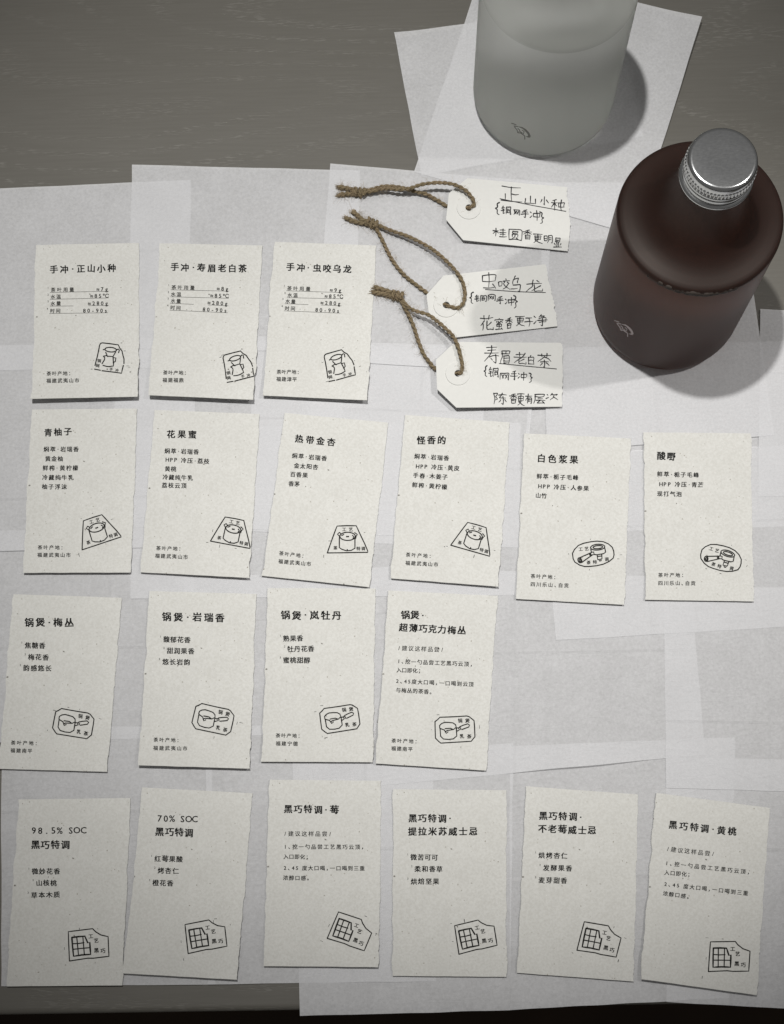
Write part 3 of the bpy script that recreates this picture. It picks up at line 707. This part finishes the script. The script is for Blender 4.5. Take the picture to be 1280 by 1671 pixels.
# ------------------------------------------------------------------ handwritten string tags
HW = {
'正':[[(5,5),(95,5)],[(50,5),(50,92)],[(50,48),(85,48)],[(20,50),(20,92)],[(0,93),(100,93)]],
'山':[[(50,0),(50,85)],[(8,35),(5,88),(95,88)],[(93,30),(93,92)]],
'小':[[(50,0),(50,90),(38,80)],[(28,35),(8,65)],[(68,35),(95,70)]],
'种':[[(38,5),(10,18)],[(2,35),(48,30)],[(26,12),(26,98)],[(24,38),(2,72)],[(28,42),(45,60)],[(55,30),(55,65)],[(55,30),(98,28),(95,62)],[(55,63),(96,62)],[(76,5),(76,100)]],
'铜':[[(22,5),(5,35)],[(15,22),(38,20)],[(12,42),(38,40)],[(2,60),(40,56)],[(22,42),(22,90),(42,78)],[(52,15),(50,95)],[(52,15),(96,12),(96,92),(86,85)],[(62,35),(86,34)],[(62,52),(62,76)],[(62,52),(85,51),(84,74)],[(62,75),(84,74)]],
'网':[[(8,12),(6,95)],[(8,12),(94,8),(94,95),(84,88)],[(22,32),(45,75)],[(45,28),(22,80)],[(56,32),(80,75)],[(80,28),(56,80)]],
'手':[[(72,3),(25,14)],[(15,34),(85,30)],[(3,58),(98,52)],[(52,10),(54,96),(38,86)]],
'冲':[[(8,18),(20,30)],[(5,75),(24,50)],[(38,28),(38,65)],[(38,28),(95,24),(92,62)],[(38,63),(93,60)],[(66,0),(66,100)]],
'桂':[[(3,32),(45,28)],[(24,2),(24,98)],[(23,34),(2,70)],[(26,38),(42,58)],[(54,18),(92,15)],[(73,2),(73,46)],[(50,47),(97,44)],[(54,70),(92,67)],[(73,50),(73,95)],[(48,96),(100,92)]],
'圆':[[(5,5),(5,95)],[(5,5),(95,5),(95,95),(85,92)],[(32,18),(68,18),(66,36)],[(32,18),(33,36),(67,36)],[(28,47),(28,72)],[(28,47),(70,46),(70,72)],[(50,52),(46,68),(28,85)],[(55,74),(74,88)],[(5,94),(90,95)]],
'香':[[(70,0),(28,10)],[(5,24),(95,20)],[(50,8),(50,50)],[(48,24),(8,50)],[(52,24),(95,46)],[(28,56),(28,98)],[(28,56),(74,54),(73,98)],[(28,75),(73,73)],[(28,96),(73,95)]],
'更':[[(5,8),(95,5)],[(22,26),(22,62)],[(22,26),(80,24),(78,60)],[(22,44),(78,42)],[(22,61),(78,59)],[(50,8),(48,65),(8,98)],[(25,70),(60,88),(98,98)]],
'明':[[(8,12),(8,75)],[(8,12),(38,10),(38,72)],[(8,42),(38,40)],[(8,73),(38,71)],[(56,5),(54,60),(42,95)],[(56,5),(94,3),(94,95),(82,88)],[(56,32),(93,30)],[(55,56),(93,54)]],
'显':[[(25,3),(25,42)],[(25,3),(76,2),(75,40)],[(25,22),(75,20)],[(25,41),(75,40)],[(38,50),(38,94)],[(60,48),(60,94)],[(12,60),(24,80)],[(86,56),(74,80)],[(2,96),(98,94)]],
'虫':[[(15,20),(14,55)],[(15,20),(88,14),(84,50)],[(14,54),(86,50)],[(50,0),(50,90)],[(20,92),(82,86)],[(72,70),(92,98)]],
'咬':[[(4,30),(8,72)],[(4,30),(30,28),(28,70)],[(8,70),(28,68)],[(64,2),(68,16)],[(42,24),(98,20)],[(56,30),(42,50)],[(76,30),(94,46)],[(84,48),(66,76),(38,98)],[(50,52),(70,78),(100,98)]],
'乌':[[(45,0),(32,18)],[(25,20),(74,14),(66,40),(58,34)],[(25,20),(22,56)],[(22,56),(90,52),(84,96),(70,88)],[(2,78),(62,74)]],
'龙':[[(8,34),(92,28)],[(44,2),(40,52),(4,98)],[(50,38),(52,88),(94,90),(97,72)],[(86,46),(36,88)],[(64,4),(80,18)]],
'花':[[(3,18),(97,14)],[(30,2),(32,30)],[(68,0),(64,30)],[(32,36),(5,68)],[(22,54),(22,98)],[(84,44),(46,72)],[(52,36),(54,88),(96,92),(96,76)]],
'蜜':[[(50,0),(52,8)],[(8,14),(6,24)],[(8,13),(94,11),(88,22)],[(28,26),(20,38)],[(42,22),(46,42),(72,40)],[(74,22),(30,46)],[(80,28),(90,38)],[(26,52),(26,72)],[(26,52),(76,50),(74,70)],[(26,71),(74,70)],[(50,46),(50,92)],[(14,94),(84,90)],[(76,80),(90,98)]],
'干':[[(15,12),(85,8)],[(2,48),(98,44)],[(50,10),(50,98)]],
'净':[[(6,14),(18,26)],[(3,80),(22,52)],[(56,0),(38,24)],[(50,13),(78,11),(68,28)],[(40,32),(88,29),(88,64)],[(30,49),(99,45)],[(40,66),(88,63)],[(64,30),(64,96),(52,88)]],
'寿':[[(18,12),(85,9)],[(24,28),(80,25)],[(4,45),(97,41)],[(50,0),(46,45),(4,92)],[(34,64),(98,59)],[(76,50),(76,97),(62,89)],[(46,72),(56,84)]],
'眉':[[(14,4),(86,2),(84,24)],[(50,3),(50,24)],[(14,25),(84,24)],[(14,4),(16,50),(2,97)],[(32,40),(32,98)],[(32,40),(80,38),(79,97)],[(32,58),(79,56)],[(32,75),(79,74)],[(32,92),(79,91)]],
'老':[[(18,17),(76,13)],[(46,0),(46,37)],[(3,39),(97,35)],[(88,5),(46,52),(4,84)],[(80,52),(42,72)],[(44,48),(44,90),(92,92),(93,76)]],
'白':[[(50,0),(36,20)],[(16,24),(16,97)],[(16,24),(84,21),(84,96)],[(16,56),(84,54)],[(16,92),(84,90)]],
'茶':[[(4,14),(96,11)],[(32,1),(33,26)],[(67,0),(65,26)],[(50,24),(4,60)],[(50,24),(97,57)],[(24,60),(80,57)],[(50,46),(50,97),(40,92)],[(36,70),(20,88)],[(62,68),(84,86)]],
'陈':[[(8,6),(8,98)],[(8,6),(34,5),(22,34),(34,52),(18,62)],[(42,18),(97,13)],[(68,0),(50,44),(94,41)],[(72,30),(72,97),(60,90)],[(56,58),(42,82)],[(84,56),(98,78)]],
'有':[[(4,22),(96,18)],[(46,0),(34,36),(3,66)],[(36,42),(35,98)],[(36,42),(82,40),(82,96),(70,90)],[(36,59),(81,57)],[(36,75),(81,73)]],
'层':[[(12,5),(90,3),(87,24)],[(12,25),(87,24)],[(12,5),(14,54),(2,97)],[(36,43),(78,41)],[(22,62),(97,58)],[(54,62),(32,90),(86,87)],[(72,73),(92,97)]],
'次':[[(6,18),(18,30)],[(2,80),(22,56)],[(52,2),(36,32)],[(46,20),(92,16),(80,34)],[(64,34),(56,66),(32,97)],[(62,54),(97,97)]],
'{':[[(90,0),(45,12),(50,38),(10,50),(48,60),(42,88),(85,100)]],
'}':[[(10,0),(55,12),(50,38),(90,50),(52,60),(58,88),(15,100)]],
}
TAGS = [
 dict(o=(720,280), s=5.818, outline=[(75,205),(250,62),(1200,148)], torn=[(1198,190),(1193,240),(1206,280),(1214,330),(1219,400),(1226,500),(1222,600),(1212,690)], low=[(1205,755),(210,650),(48,455)], ring=(265,345), rr=115, shear=0.10,
   text=[('正',570,140,770,290),('山',795,232,905,310),('小',935,238,1028,322),('种',1045,262,1175,375),('{',512,292,560,410),('铜',570,325,665,410),('网',688,360,748,415),('手',758,360,835,440),('冲',840,370,945,465),('}',935,385,980,495),
         ('桂',488,540,625,620),('圆',640,548,770,655),('香',775,555,868,645),('更',872,590,965,680),('明',975,605,1058,680),('显',1068,630,1148,720)], under=[(560,258),(870,322),(1185,378)],
   lift=2.6, label='white string tag handwritten 正山小种, topmost of the three, nearest the frosted bottle'),
 dict(o=(690,420), s=5.565, outline=[(35,340),(190,165),(1115,62)], torn=[(1128,120),(1140,200),(1158,260),(1170,320),(1184,380),(1200,440),(1190,470),(1212,500),(1216,560)], low=[(1222,625),(290,728),(55,500)], ring=(215,435), rr=116, shear=0.0,
   text=[('虫',520,140,680,290),('咬',685,195,795,292),('乌',800,170,895,320),('龙',930,205,1095,318),('{',425,315,462,420),('铜',470,340,580,405),('网',590,338,662,395),('手',668,355,740,425),('冲',745,365,835,440),('}',825,345,862,460),
         ('花',520,525,645,668),('蜜',650,555,735,660),('香',750,550,820,645),('更',840,530,930,625),('干',925,545,1005,630),('净',1005,520,1135,625)], under=[(570,292),(850,312),(1115,320)],
   lift=1.9, label='white string tag handwritten 虫咬乌龙, middle of the three, torn right edge'),
 dict(o=(700,545), s=5.565, outline=[(65,235),(240,72),(1195,80)], torn=[(1210,95),(1217,140),(1214,260),(1218,380),(1213,520)], low=[(1210,660),(250,668),(75,500)], ring=(265,360), rr=112, shear=0.04,
   text=[('寿',500,105,640,265),('眉',650,150,748,275),('老',770,170,890,280),('白',893,195,965,280),('茶',985,178,1115,305),('{',498,288,535,388),('铜',540,300,635,395),('网',645,350,730,420),('手',740,335,810,420),('冲',808,345,892,425),('}',905,355,945,440),
         ('陈',580,535,710,640),('香',728,545,810,630),('更',800,540,875,650),('有',878,545,940,635),('层',950,545,1060,638),('次',1065,540,1175,600)], under=[(640,268),(900,294),(1160,318)],
   lift=3.2, label='white string tag handwritten 寿眉老白茶, lowest of the three, above the 怪香的 card'),
]
TWINE = [
 dict(o=(540,280), s=5.12, knot=(245,172), kz=2.2, tails=[[(240,168),(180,150),(110,135),(62,128)],[(240,180),(180,185),(110,190),(66,195)]],
   a=[((245,165),2.2),((330,150),2.6),((450,122),3.2),((570,130),3.2),((680,160),3.0),((800,190),2.2),((890,240),1.2),((975,288),0.9),((1080,305),0.9),((1150,308),2.2)],
   b=[((245,178),2.4),((330,168),3.2),((450,142),4.2),((570,148),5.4),((660,140),6.6),((760,108),7.8),((880,93),8.0),((1000,102),7.6),((1110,145),6.8),((1185,225),5.8),((1195,280),4.9),((1150,308),3.2)]),
 dict(o=(550,330), s=5.565, knot=(320,190), kz=2.0, tails=[[(310,190),(240,165),(190,125),(150,85)],[(310,200),(230,190),(150,170),(82,142)]],
   a=[((330,200),2.0),((375,270),1.4),((430,380),1.0),((500,520),1.0),((600,650),1.0),((720,750),1.0),((815,820),0.9),((910,890),0.9),((995,940),1.9)],
   b=[((330,195),2.2),((400,220),2.8),((500,260),3.4),((640,308),3.9),((760,365),4.2),((870,430),4.4),((980,520),4.5),((1080,625),4.4),((1140,720),4.2),((1162,820),3.9),((1150,910),3.7),((1100,958),3.5),((1040,950),3.4),((995,940),2.7)]),
 dict(o=(590,440), s=6.737, knot=(400,285), kz=2.4, tails=[[(385,280),(300,240),(210,210),(150,195)],[(385,300),(300,280),(200,260),(125,245)]],
   a=[((410,290),2.4),((470,400),2.4),((530,520),2.2),((580,640),1.8),((625,780),1.3),((680,920),1.0),((750,1020),0.9),((810,1085),0.9),((940,1120),0.9),((1060,1145),2.4)],
   b=[((410,280),2.6),((480,370),3.2),((540,430),4.2),((620,462),5.6),((740,500),6.6),((860,590),6.8),((960,680),6.6),((1030,770),6.4),((1078,900),6.0),((1108,1050),5.6),((1095,1125),4.8),((1060,1145),3.4)]),
]
def twist(mb, path, rad, pitch, ph=0.0, plies=2, fray=False):
    """two jute plies twisted round the path; returns the path"""
    L = 0; acc = [0]
    for a, b in zip(path, path[1:]): L += (b - a).length; acc.append(L)
    up = Vector((0, 0, 1))
    for k in range(plies):
        pts = []; rs = []
        for i, p in enumerate(path):
            t = (path[min(i + 1, len(path) - 1)] - path[max(i - 1, 0)]).normalized()
            n1 = t.cross(up); n1 = n1.normalized() if n1.length > 1e-6 else Vector((1, 0, 0)); n2 = n1.cross(t)
            a = ph + 2 * math.pi * acc[i] / pitch + 2 * math.pi * k / plies + 0.9 * mnoise.noise(Vector((acc[i] * 110, ph, 3)))
            pts.append(p + (n1 * math.cos(a) + n2 * math.sin(a)) * rad * 0.52)
            rs.append(rad * 0.62 * (1 + 0.30 * mnoise.noise(Vector((acc[i] * 420, k * 7 + ph, 0)))) * (1 + (0.35 * i / len(path) if fray else 0)))
        tube(mb, pts, rs, 7)
def dens(P, step):
    out = [P[0]]
    for a, b in zip(P, P[1:]):
        n = max(1, int((b - a).length / step))
        for i in range(1, n + 1): out.append(a + (b - a) * (i / n))
    return out
def fuzz(mb, path, count, rnd, base, lmin=0.002, lmax=0.007, zmin=None):
    for _ in range(count):
        i = rnd.randrange(1, len(path) - 1); p = path[i].copy(); t = (path[i + 1] - path[i - 1]).normalized()
        side = Vector((-t.y, t.x, 0)).normalized() * rnd.choice((-1, 1))
        d = (t * rnd.uniform(-1, 1.2) + side * rnd.uniform(0.3, 1) + Vector((0, 0, rnd.uniform(-0.2, 0.45)))).normalized()
        L = rnd.uniform(lmin, lmax); pts = [p + d * base * 0.5]
        for k in range(6):
            d = (d + Vector((rnd.gauss(0, .5), rnd.gauss(0, .5), rnd.gauss(0, .2)))).normalized()
            q = pts[-1] + d * L / 6
            zf = top_z(q.x, q.y) + 0.0001
            if q.z < zf: q.z = zf
            pts.append(q)
        tube(mb, pts, [0.00006 * (1 - 0.09 * k) for k in range(7)], 3)

for ti, (tg, tw) in enumerate(zip(TAGS, TWINE)):
    o_, s_ = tg['o'], tg['s']
    xl = o_[0] + 40 / s_; xr = o_[0] + 1215 / s_
    zc = 0
    for px_, py_ in Z(o_, s_, tg['outline'] + tg['low'] + [(600, 400)]):
        p = w(px_, py_); zc = max(zc, top_z(p.x, p.y))
    zc += 0.0009 if ti != 2 else 0.0013
    TK = 0.0005
    def tz(px, lift=tg['lift'] * 0.001): return zc + lift * max(0, min(1.1, (xr - px) / (xr - xl))) ** 1.0
    def surf(x, y, dz=0.0):
        p = w(x, y, tz(x)); p.z += 0.00004 + dz; return p
    org = w(*Z(o_, s_, [tg['ring']])[0], zc); org.z = zc
    root = empty('string_tag', org); tag(root, tg['label'], 'tag', 'handwritten tags on jute loops')
    rnd = random.Random(50 + ti)
    # torn side gets extra small teeth
    torn = [tg['outline'][-1]] + tg['torn'] + [tg['low'][0]]; tt = []
    for a, b in zip(torn, torn[1:]):
        n = 5
        for i in range(n): 
            f = i / n; tt.append((a[0] + (b[0] - a[0]) * f + (rnd.gauss(0, 2.4) if (i or a is not torn[0]) else 0), a[1] + (b[1] - a[1]) * f))
    poly = Z(o_, s_, tg['outline'][:-1] + tt + tg['low'])
    cx, cy = Z(o_, s_, [tg['ring']])[0]
    hole = [(cx + 5.6 * math.cos(a), cy + 5.2 * math.sin(a)) for a in [2 * math.pi * k / 28 for k in range(28)]]
    top = [w(x, y, tz(x)) for x, y in poly + hole]
    tri = tessellate_polygon([[Vector((v.x, v.y, 0)) for v in top[:len(poly)]], [Vector((v.x, v.y, 0)) for v in top[len(poly):]]])
    m = MB(); nn = len(top); bot = [v - Vector((0, 0, TK)) for v in top]
    fs = []
    for a, b, c in tri:
        if (top[b] - top[a]).cross(top[c] - top[a]).z < 0: a, b, c = a, c, b
        fs += [(a, b, c), (a + nn, c + nn, b + nn)]
    for lo, hi in ((0, len(poly)), (len(poly), nn)):
        for i in range(lo, hi):
            j = i + 1 if i + 1 < hi else lo; fs.append((i, j, j + nn, i + nn))
    m.add(top + bot, fs); m.build('tag_sheet', TAGM, root)
    # reinforcement ring
    m = MB(); R0 = 5.7; R1 = tg['rr'] / s_; K = 64
    vs = []
    for rr, dz in ((R0, 0.00002), (R0, 0.00045), (R1 - 0.2, 0.00048), (R1, 0.00002)):
        for k in range(K):
            a = 2 * math.pi * k / K; x, y = cx + rr * math.cos(a), cy + rr * 0.95 * math.sin(a); p = w(x, y, tz(x)); p.z += dz; vs.append(p)
    m.add(vs, [(j * K + k, j * K + (k + 1) % K, (j + 1) * K + (k + 1) % K, (j + 1) * K + k) for j in range(3) for k in range(K)])
    m.build('reinforcement_ring', TAGM, root)
    # handwriting
    m = MB()
    for ch, x0, y0, x1, y1 in tg['text']:
        for st in HW[ch]:
            pts = []
            for (a, b) in st:
                fx = x0 + (x1 - x0) * a / 100 + rnd.gauss(0, 1.3); fy = y0 + (y1 - y0) * b / 100 + tg['shear'] * (fx - (x0 + x1) / 2) * 0.9 + rnd.gauss(0, 1.3)
                pts.append((fx, fy))
            V = [Vector(p) for p in pts]
            if ch in '{}': V = catmull(V, 4)
            else:
                W_ = [V[0]]
                for a_, b_ in zip(V, V[1:]):           # each pen stroke bows a little
                    d_ = b_ - a_; W_ += [a_ + d_ * 0.5 + Vector((-d_.y, d_.x)) * rnd.gauss(0.0, 0.045), b_]
                V = catmull(W_, 5)
                if len(st) > 2:
                    for _ in range(2): V = [V[0]] + [q for a_, b_ in zip(V, V[1:]) for q in (a_ * 0.75 + b_ * 0.25, a_ * 0.25 + b_ * 0.75)] + [V[-1]]
            pts = [tuple(v) for v in V]
            ribbon(m, surf, Z(o_, s_, pts), (1.9 if ch in '{}' else 1.6) * rnd.uniform(0.88, 1.12), taper=True)
    ribbon(m, surf, Z(o_, s_, tg['under']), 1.4)
    m.build('handwriting', PEN, root)
    # twine
    o2, s2 = tw['o'], tw['s']; RAD = 0.00098
    m = MB(); fz = MB()
    def P3(pt, zmm):
        x, y = Z(o2, s2, [pt])[0]; p = w(x, y); zz = top_z(p.x, p.y) + zmm * 0.001 + 0.0003; return w(x, y, zz)
    hz = tz(cx)
    for nm in ('a', 'b'):
        L = tw[nm]; pts = [P3(p, z) for p, z in L]
        if nm == 'a': pts[-1] = w(cx, cy, hz + 0.0004); 
        else: pts[-1] = w(cx, cy, hz + 0.0006)
        if nm == 'b':                        # stay above the tag where the loop crosses it
            for i in range(len(pts) - 1):
                px_ = Z(o2, s2, [L[i][0]])[0]
                if px_[0] > xl + 8 and pts[i].z < tz(px_[0]) + 0.0012: pts[i] = w(*px_, tz(px_[0]) + 0.0012)
        path = dens(catmull(pts, 12), 0.0004)
        twist(m, path, RAD, 0.0058, ph=rnd.random() * 6)
        fuzz(fz, path, 110, rnd, RAD, 0.0015, 0.006)
    for tl in tw['tails']:
        path = dens(catmull([P3(p, tw['kz'] - 0.2 - 0.35 * i) for i, p in enumerate(tl)], 10), 0.0005)
        twist(m, path, RAD * 1.08, 0.0055, ph=rnd.random() * 6, fray=True)
        fuzz(fz, path, 50, rnd, RAD)
        e = path[-1]; dd = (path[-1] - path[-6]).normalized()
        for _ in range(26):                  # cut, frayed end
            d = (dd + Vector((rnd.gauss(0, .35), rnd.gauss(0, .35), rnd.gauss(0, .2)))).normalized()
            st = e + Vector((rnd.gauss(0, .0005), rnd.gauss(0, .0005), rnd.gauss(0, .0003)))
            tube(fz, [st - dd * 0.001, st + d * rnd.uniform(.0005, .0016)], 0.00011, 3)
    # overhand knot: wraps round the two strands
    kc = P3(tw['knot'], tw['kz']); pa = P3(tw['tails'][0][-1], tw['kz']); ax = (kc - pa); ax.z = 0; ax.normalize(); sd = Vector((-ax.y, ax.x, 0))
    path = []
    for i in range(70):
        f = i / 69; a = f * 2 * math.pi * 2.3 + 0.6
        rr = 0.00185 + 0.0002 * math.sin(f * 9)
        p = kc + ax * ((f - 0.5) * 0.0052) + sd * (math.cos(a) * rr) + Vector((0, 0, math.sin(a) * rr * 0.85))
        zf = top_z(p.x, p.y) + 0.0009
        if p.z < zf: p.z = zf
        path.append(p)
    twist(m, dens(path, 0.0004), RAD * 0.95, 0.005)
    fuzz(fz, path, 60, rnd, RAD, 0.0015, 0.006)
    FIB = JUTE_FIBRE
    tn = m.build('jute_twine', JUTE, root, smooth=True)
    fo = MB(); fo.v, fo.f = fz.v, fz.f
    fb = mesh_obj('loose_fibre', [v - org for v in fo.v], fo.f, FIB, tn)
    fb['kind'] = 'stuff'

# ------------------------------------------------------------------ bottles
R = 0.0378
BODY = [(0.0, 0.0022), (0.026, 0.0016), (0.0305, 0.0004), (0.0335, 0.0004), (0.0357, 0.0016), (0.0370, 0.0036), (0.0376, 0.0062), (R, 0.0095), (R, 0.030), (R, 0.060), (R, 0.090), (R, 0.1036), (0.03765, 0.1047), (0.0371, 0.1056), (0.0362, 0.1062),
        (0.0345, 0.1068), (0.0315, 0.1078), (0.0280, 0.1093), (0.0245, 0.1117), (0.0215, 0.1153), (0.0192, 0.1204), (0.0173, 0.1275), (0.0157, 0.1380), (0.0150, 0.1420), (0.0146, 0.1462), (0.0146, 0.150)]
CAPP = [(0.0135, 0.1436), (0.0157, 0.1434), (0.0160, 0.1441), (0.0160, 0.1450), (0.0156, 0.1456), (0.0149, 0.1459), (0.0147, 0.1464), (0.0150, 0.1474), (0.0150, 0.1488), (0.01465, 0.1495), (0.0150, 0.1502), (0.0150, 0.1512), (0.01465, 0.1519), (0.0149, 0.1526),
        (0.0150, 0.1530), (0.0150, 0.1560), (0.0149, 0.1564), (0.01495, 0.1570), (0.01485, 0.1582), (0.0146, 0.1592), (0.0141, 0.1599), (0.0134, 0.1602), (0.0128, 0.16025), (0.006, 0.1602)]
def cyl_hit(px, py, c, rad):
    u = (px - 640) / FPX; v = -(py - 835.5) / FPX; d = CAMX * u + CAMY * v + FWD; o = Vector((0, 0, H))
    ox, oy = o.x - c.x, o.y - c.y; A = d.x ** 2 + d.y ** 2; B = 2 * (ox * d.x + oy * d.y); C = ox * ox + oy * oy - rad * rad
    t = (-B - math.sqrt(max(0, B * B - 4 * A * C))) / (2 * A); return o + d * t
def emblem(o_, s_):
    """leaping fish shaped mark: list of filled polygons and strokes in photo pixels"""
    body = [(430,362),(520,372),(600,420),(665,490),(695,560),(685,592),(640,592),(590,570),(640,560),(635,525),(590,470),(530,410),(470,385)]
    return [Z(o_, s_, body)], [Z(o_, s_, p) for p in [[(300,295),(390,325)],[(350,350),(430,366)],[(360,370),(415,440),(425,490)],[(425,490),(490,500),(560,550)],[(430,405),(470,440),(450,470)],[(480,470),(520,500)],[(570,560),(572,625)],[(520,440),(560,470),(545,510)]]]

def make_bottle(cx, cy, glass, label, emb_o, emb_s, emb_shift, emb_mat, foam, extra):
    z0 = 0
    for k in range(24):
        a = k * math.pi / 12
        for rr in (0, 0.02, 0.034): z0 = max(z0, top_z(cx + rr * math.cos(a), cy + rr * math.sin(a)))
    c = Vector((cx, cy, z0)); root = empty('glass_bottle', c); tag(root, label, 'bottle')
    m = MB(); lathe(m, [(max(r, 1e-4), z) for r, z in BODY], c, 128); gb = m.build('glass_body', glass[0], root, smooth=True)
    gb.data.materials.append(glass[1])
    for p in gb.data.polygons: p.material_index = 1 if p.center.z > 0.1046 and p.center.z < 0.2 else 0
    m = MB()
    def knurl(j, k, r): return r + (0.00035 if (k % 4 < 2) else 0) if 14 <= j <= 15 else r
    lathe(m, CAPP, c, 240, knurl)
    cp = m.build('screw_cap', CAP, root, smooth=True)
    me = cp.data
    try: me.set_sharp_from_angle(angle=math.radians(35))
    except Exception: pass
    polys, strokes = emblem(emb_o, emb_s)
    def esurf(x, y, dz=0.0):
        p = cyl_hit(x + emb_shift[0], y + emb_shift[1], c, R); n = Vector((p.x - c.x, p.y - c.y, 0)).normalized(); return p + n * (0.00006 + dz)
    m = MB()
    for pl in polys:
        pts = [esurf(*p) for p in pl]
        for a, b, cc in tessellate_polygon([[Vector((p[0], p[1], 0)) for p in pl]]): m.add([pts[a], pts[b], pts[cc]], [(0, 1, 2)])
    for st in strokes: ribbon(m, esurf, st, 1.5)
    m.build('printed_emblem', emb_mat, root)
    if foam:
        m = MB(); rnd = random.Random(4)
        a0, a1 = math.radians(-142), math.radians(-52); n = 27
        for k in range(n):
            a = a0 + (a1 - a0) * (k + rnd.uniform(-.2, .2)) / n; rr = rnd.uniform(0.0015, 0.0024); fade = math.sin(math.pi * (k + .5) / n); rr *= 0.55 + 0.45 * fade
            ce = c + Vector(((R - 0.0006) * math.cos(a), (R - 0.0006) * math.sin(a), 0.1034 + rnd.uniform(-.0003, .0003)))
            vs = []; NU, NV = 10, 6
            for j in range(NV + 1):
                for i in range(NU):
                    th, ph = math.pi * j / NV, 2 * math.pi * i / NU
                    d = Vector((math.cos(a) * 0.42 * math.sin(th) * math.cos(ph) - math.sin(a) * 1.25 * math.sin(th) * math.sin(ph), math.sin(a) * 0.42 * math.sin(th) * math.cos(ph) + math.cos(a) * 1.25 * math.sin(th) * math.sin(ph), math.cos(th)))
                    vs.append(ce + d * rr)
            m.add(vs, [(j * NU + i, j * NU + (i + 1) % NU, (j + 1) * NU + (i + 1) % NU, (j + 1) * NU + i) for j in range(NV) for i in range(NU)])
        m.build('foam_ring', FOAM, root, smooth=True)
    return root
make_bottle(0.1488, 0.2952, BROWN, 'brown frosted glass bottle of dark tea with a silver screw cap', (980, 500), 12.8, (0, 0), EMB_L, True, None)
make_bottle(0.0972, 0.4195, CLEAR, 'colourless frosted glass bottle cut off by the top of the photo', (980, 500), 12.8, (-168, -322), EMB_D, False, None)
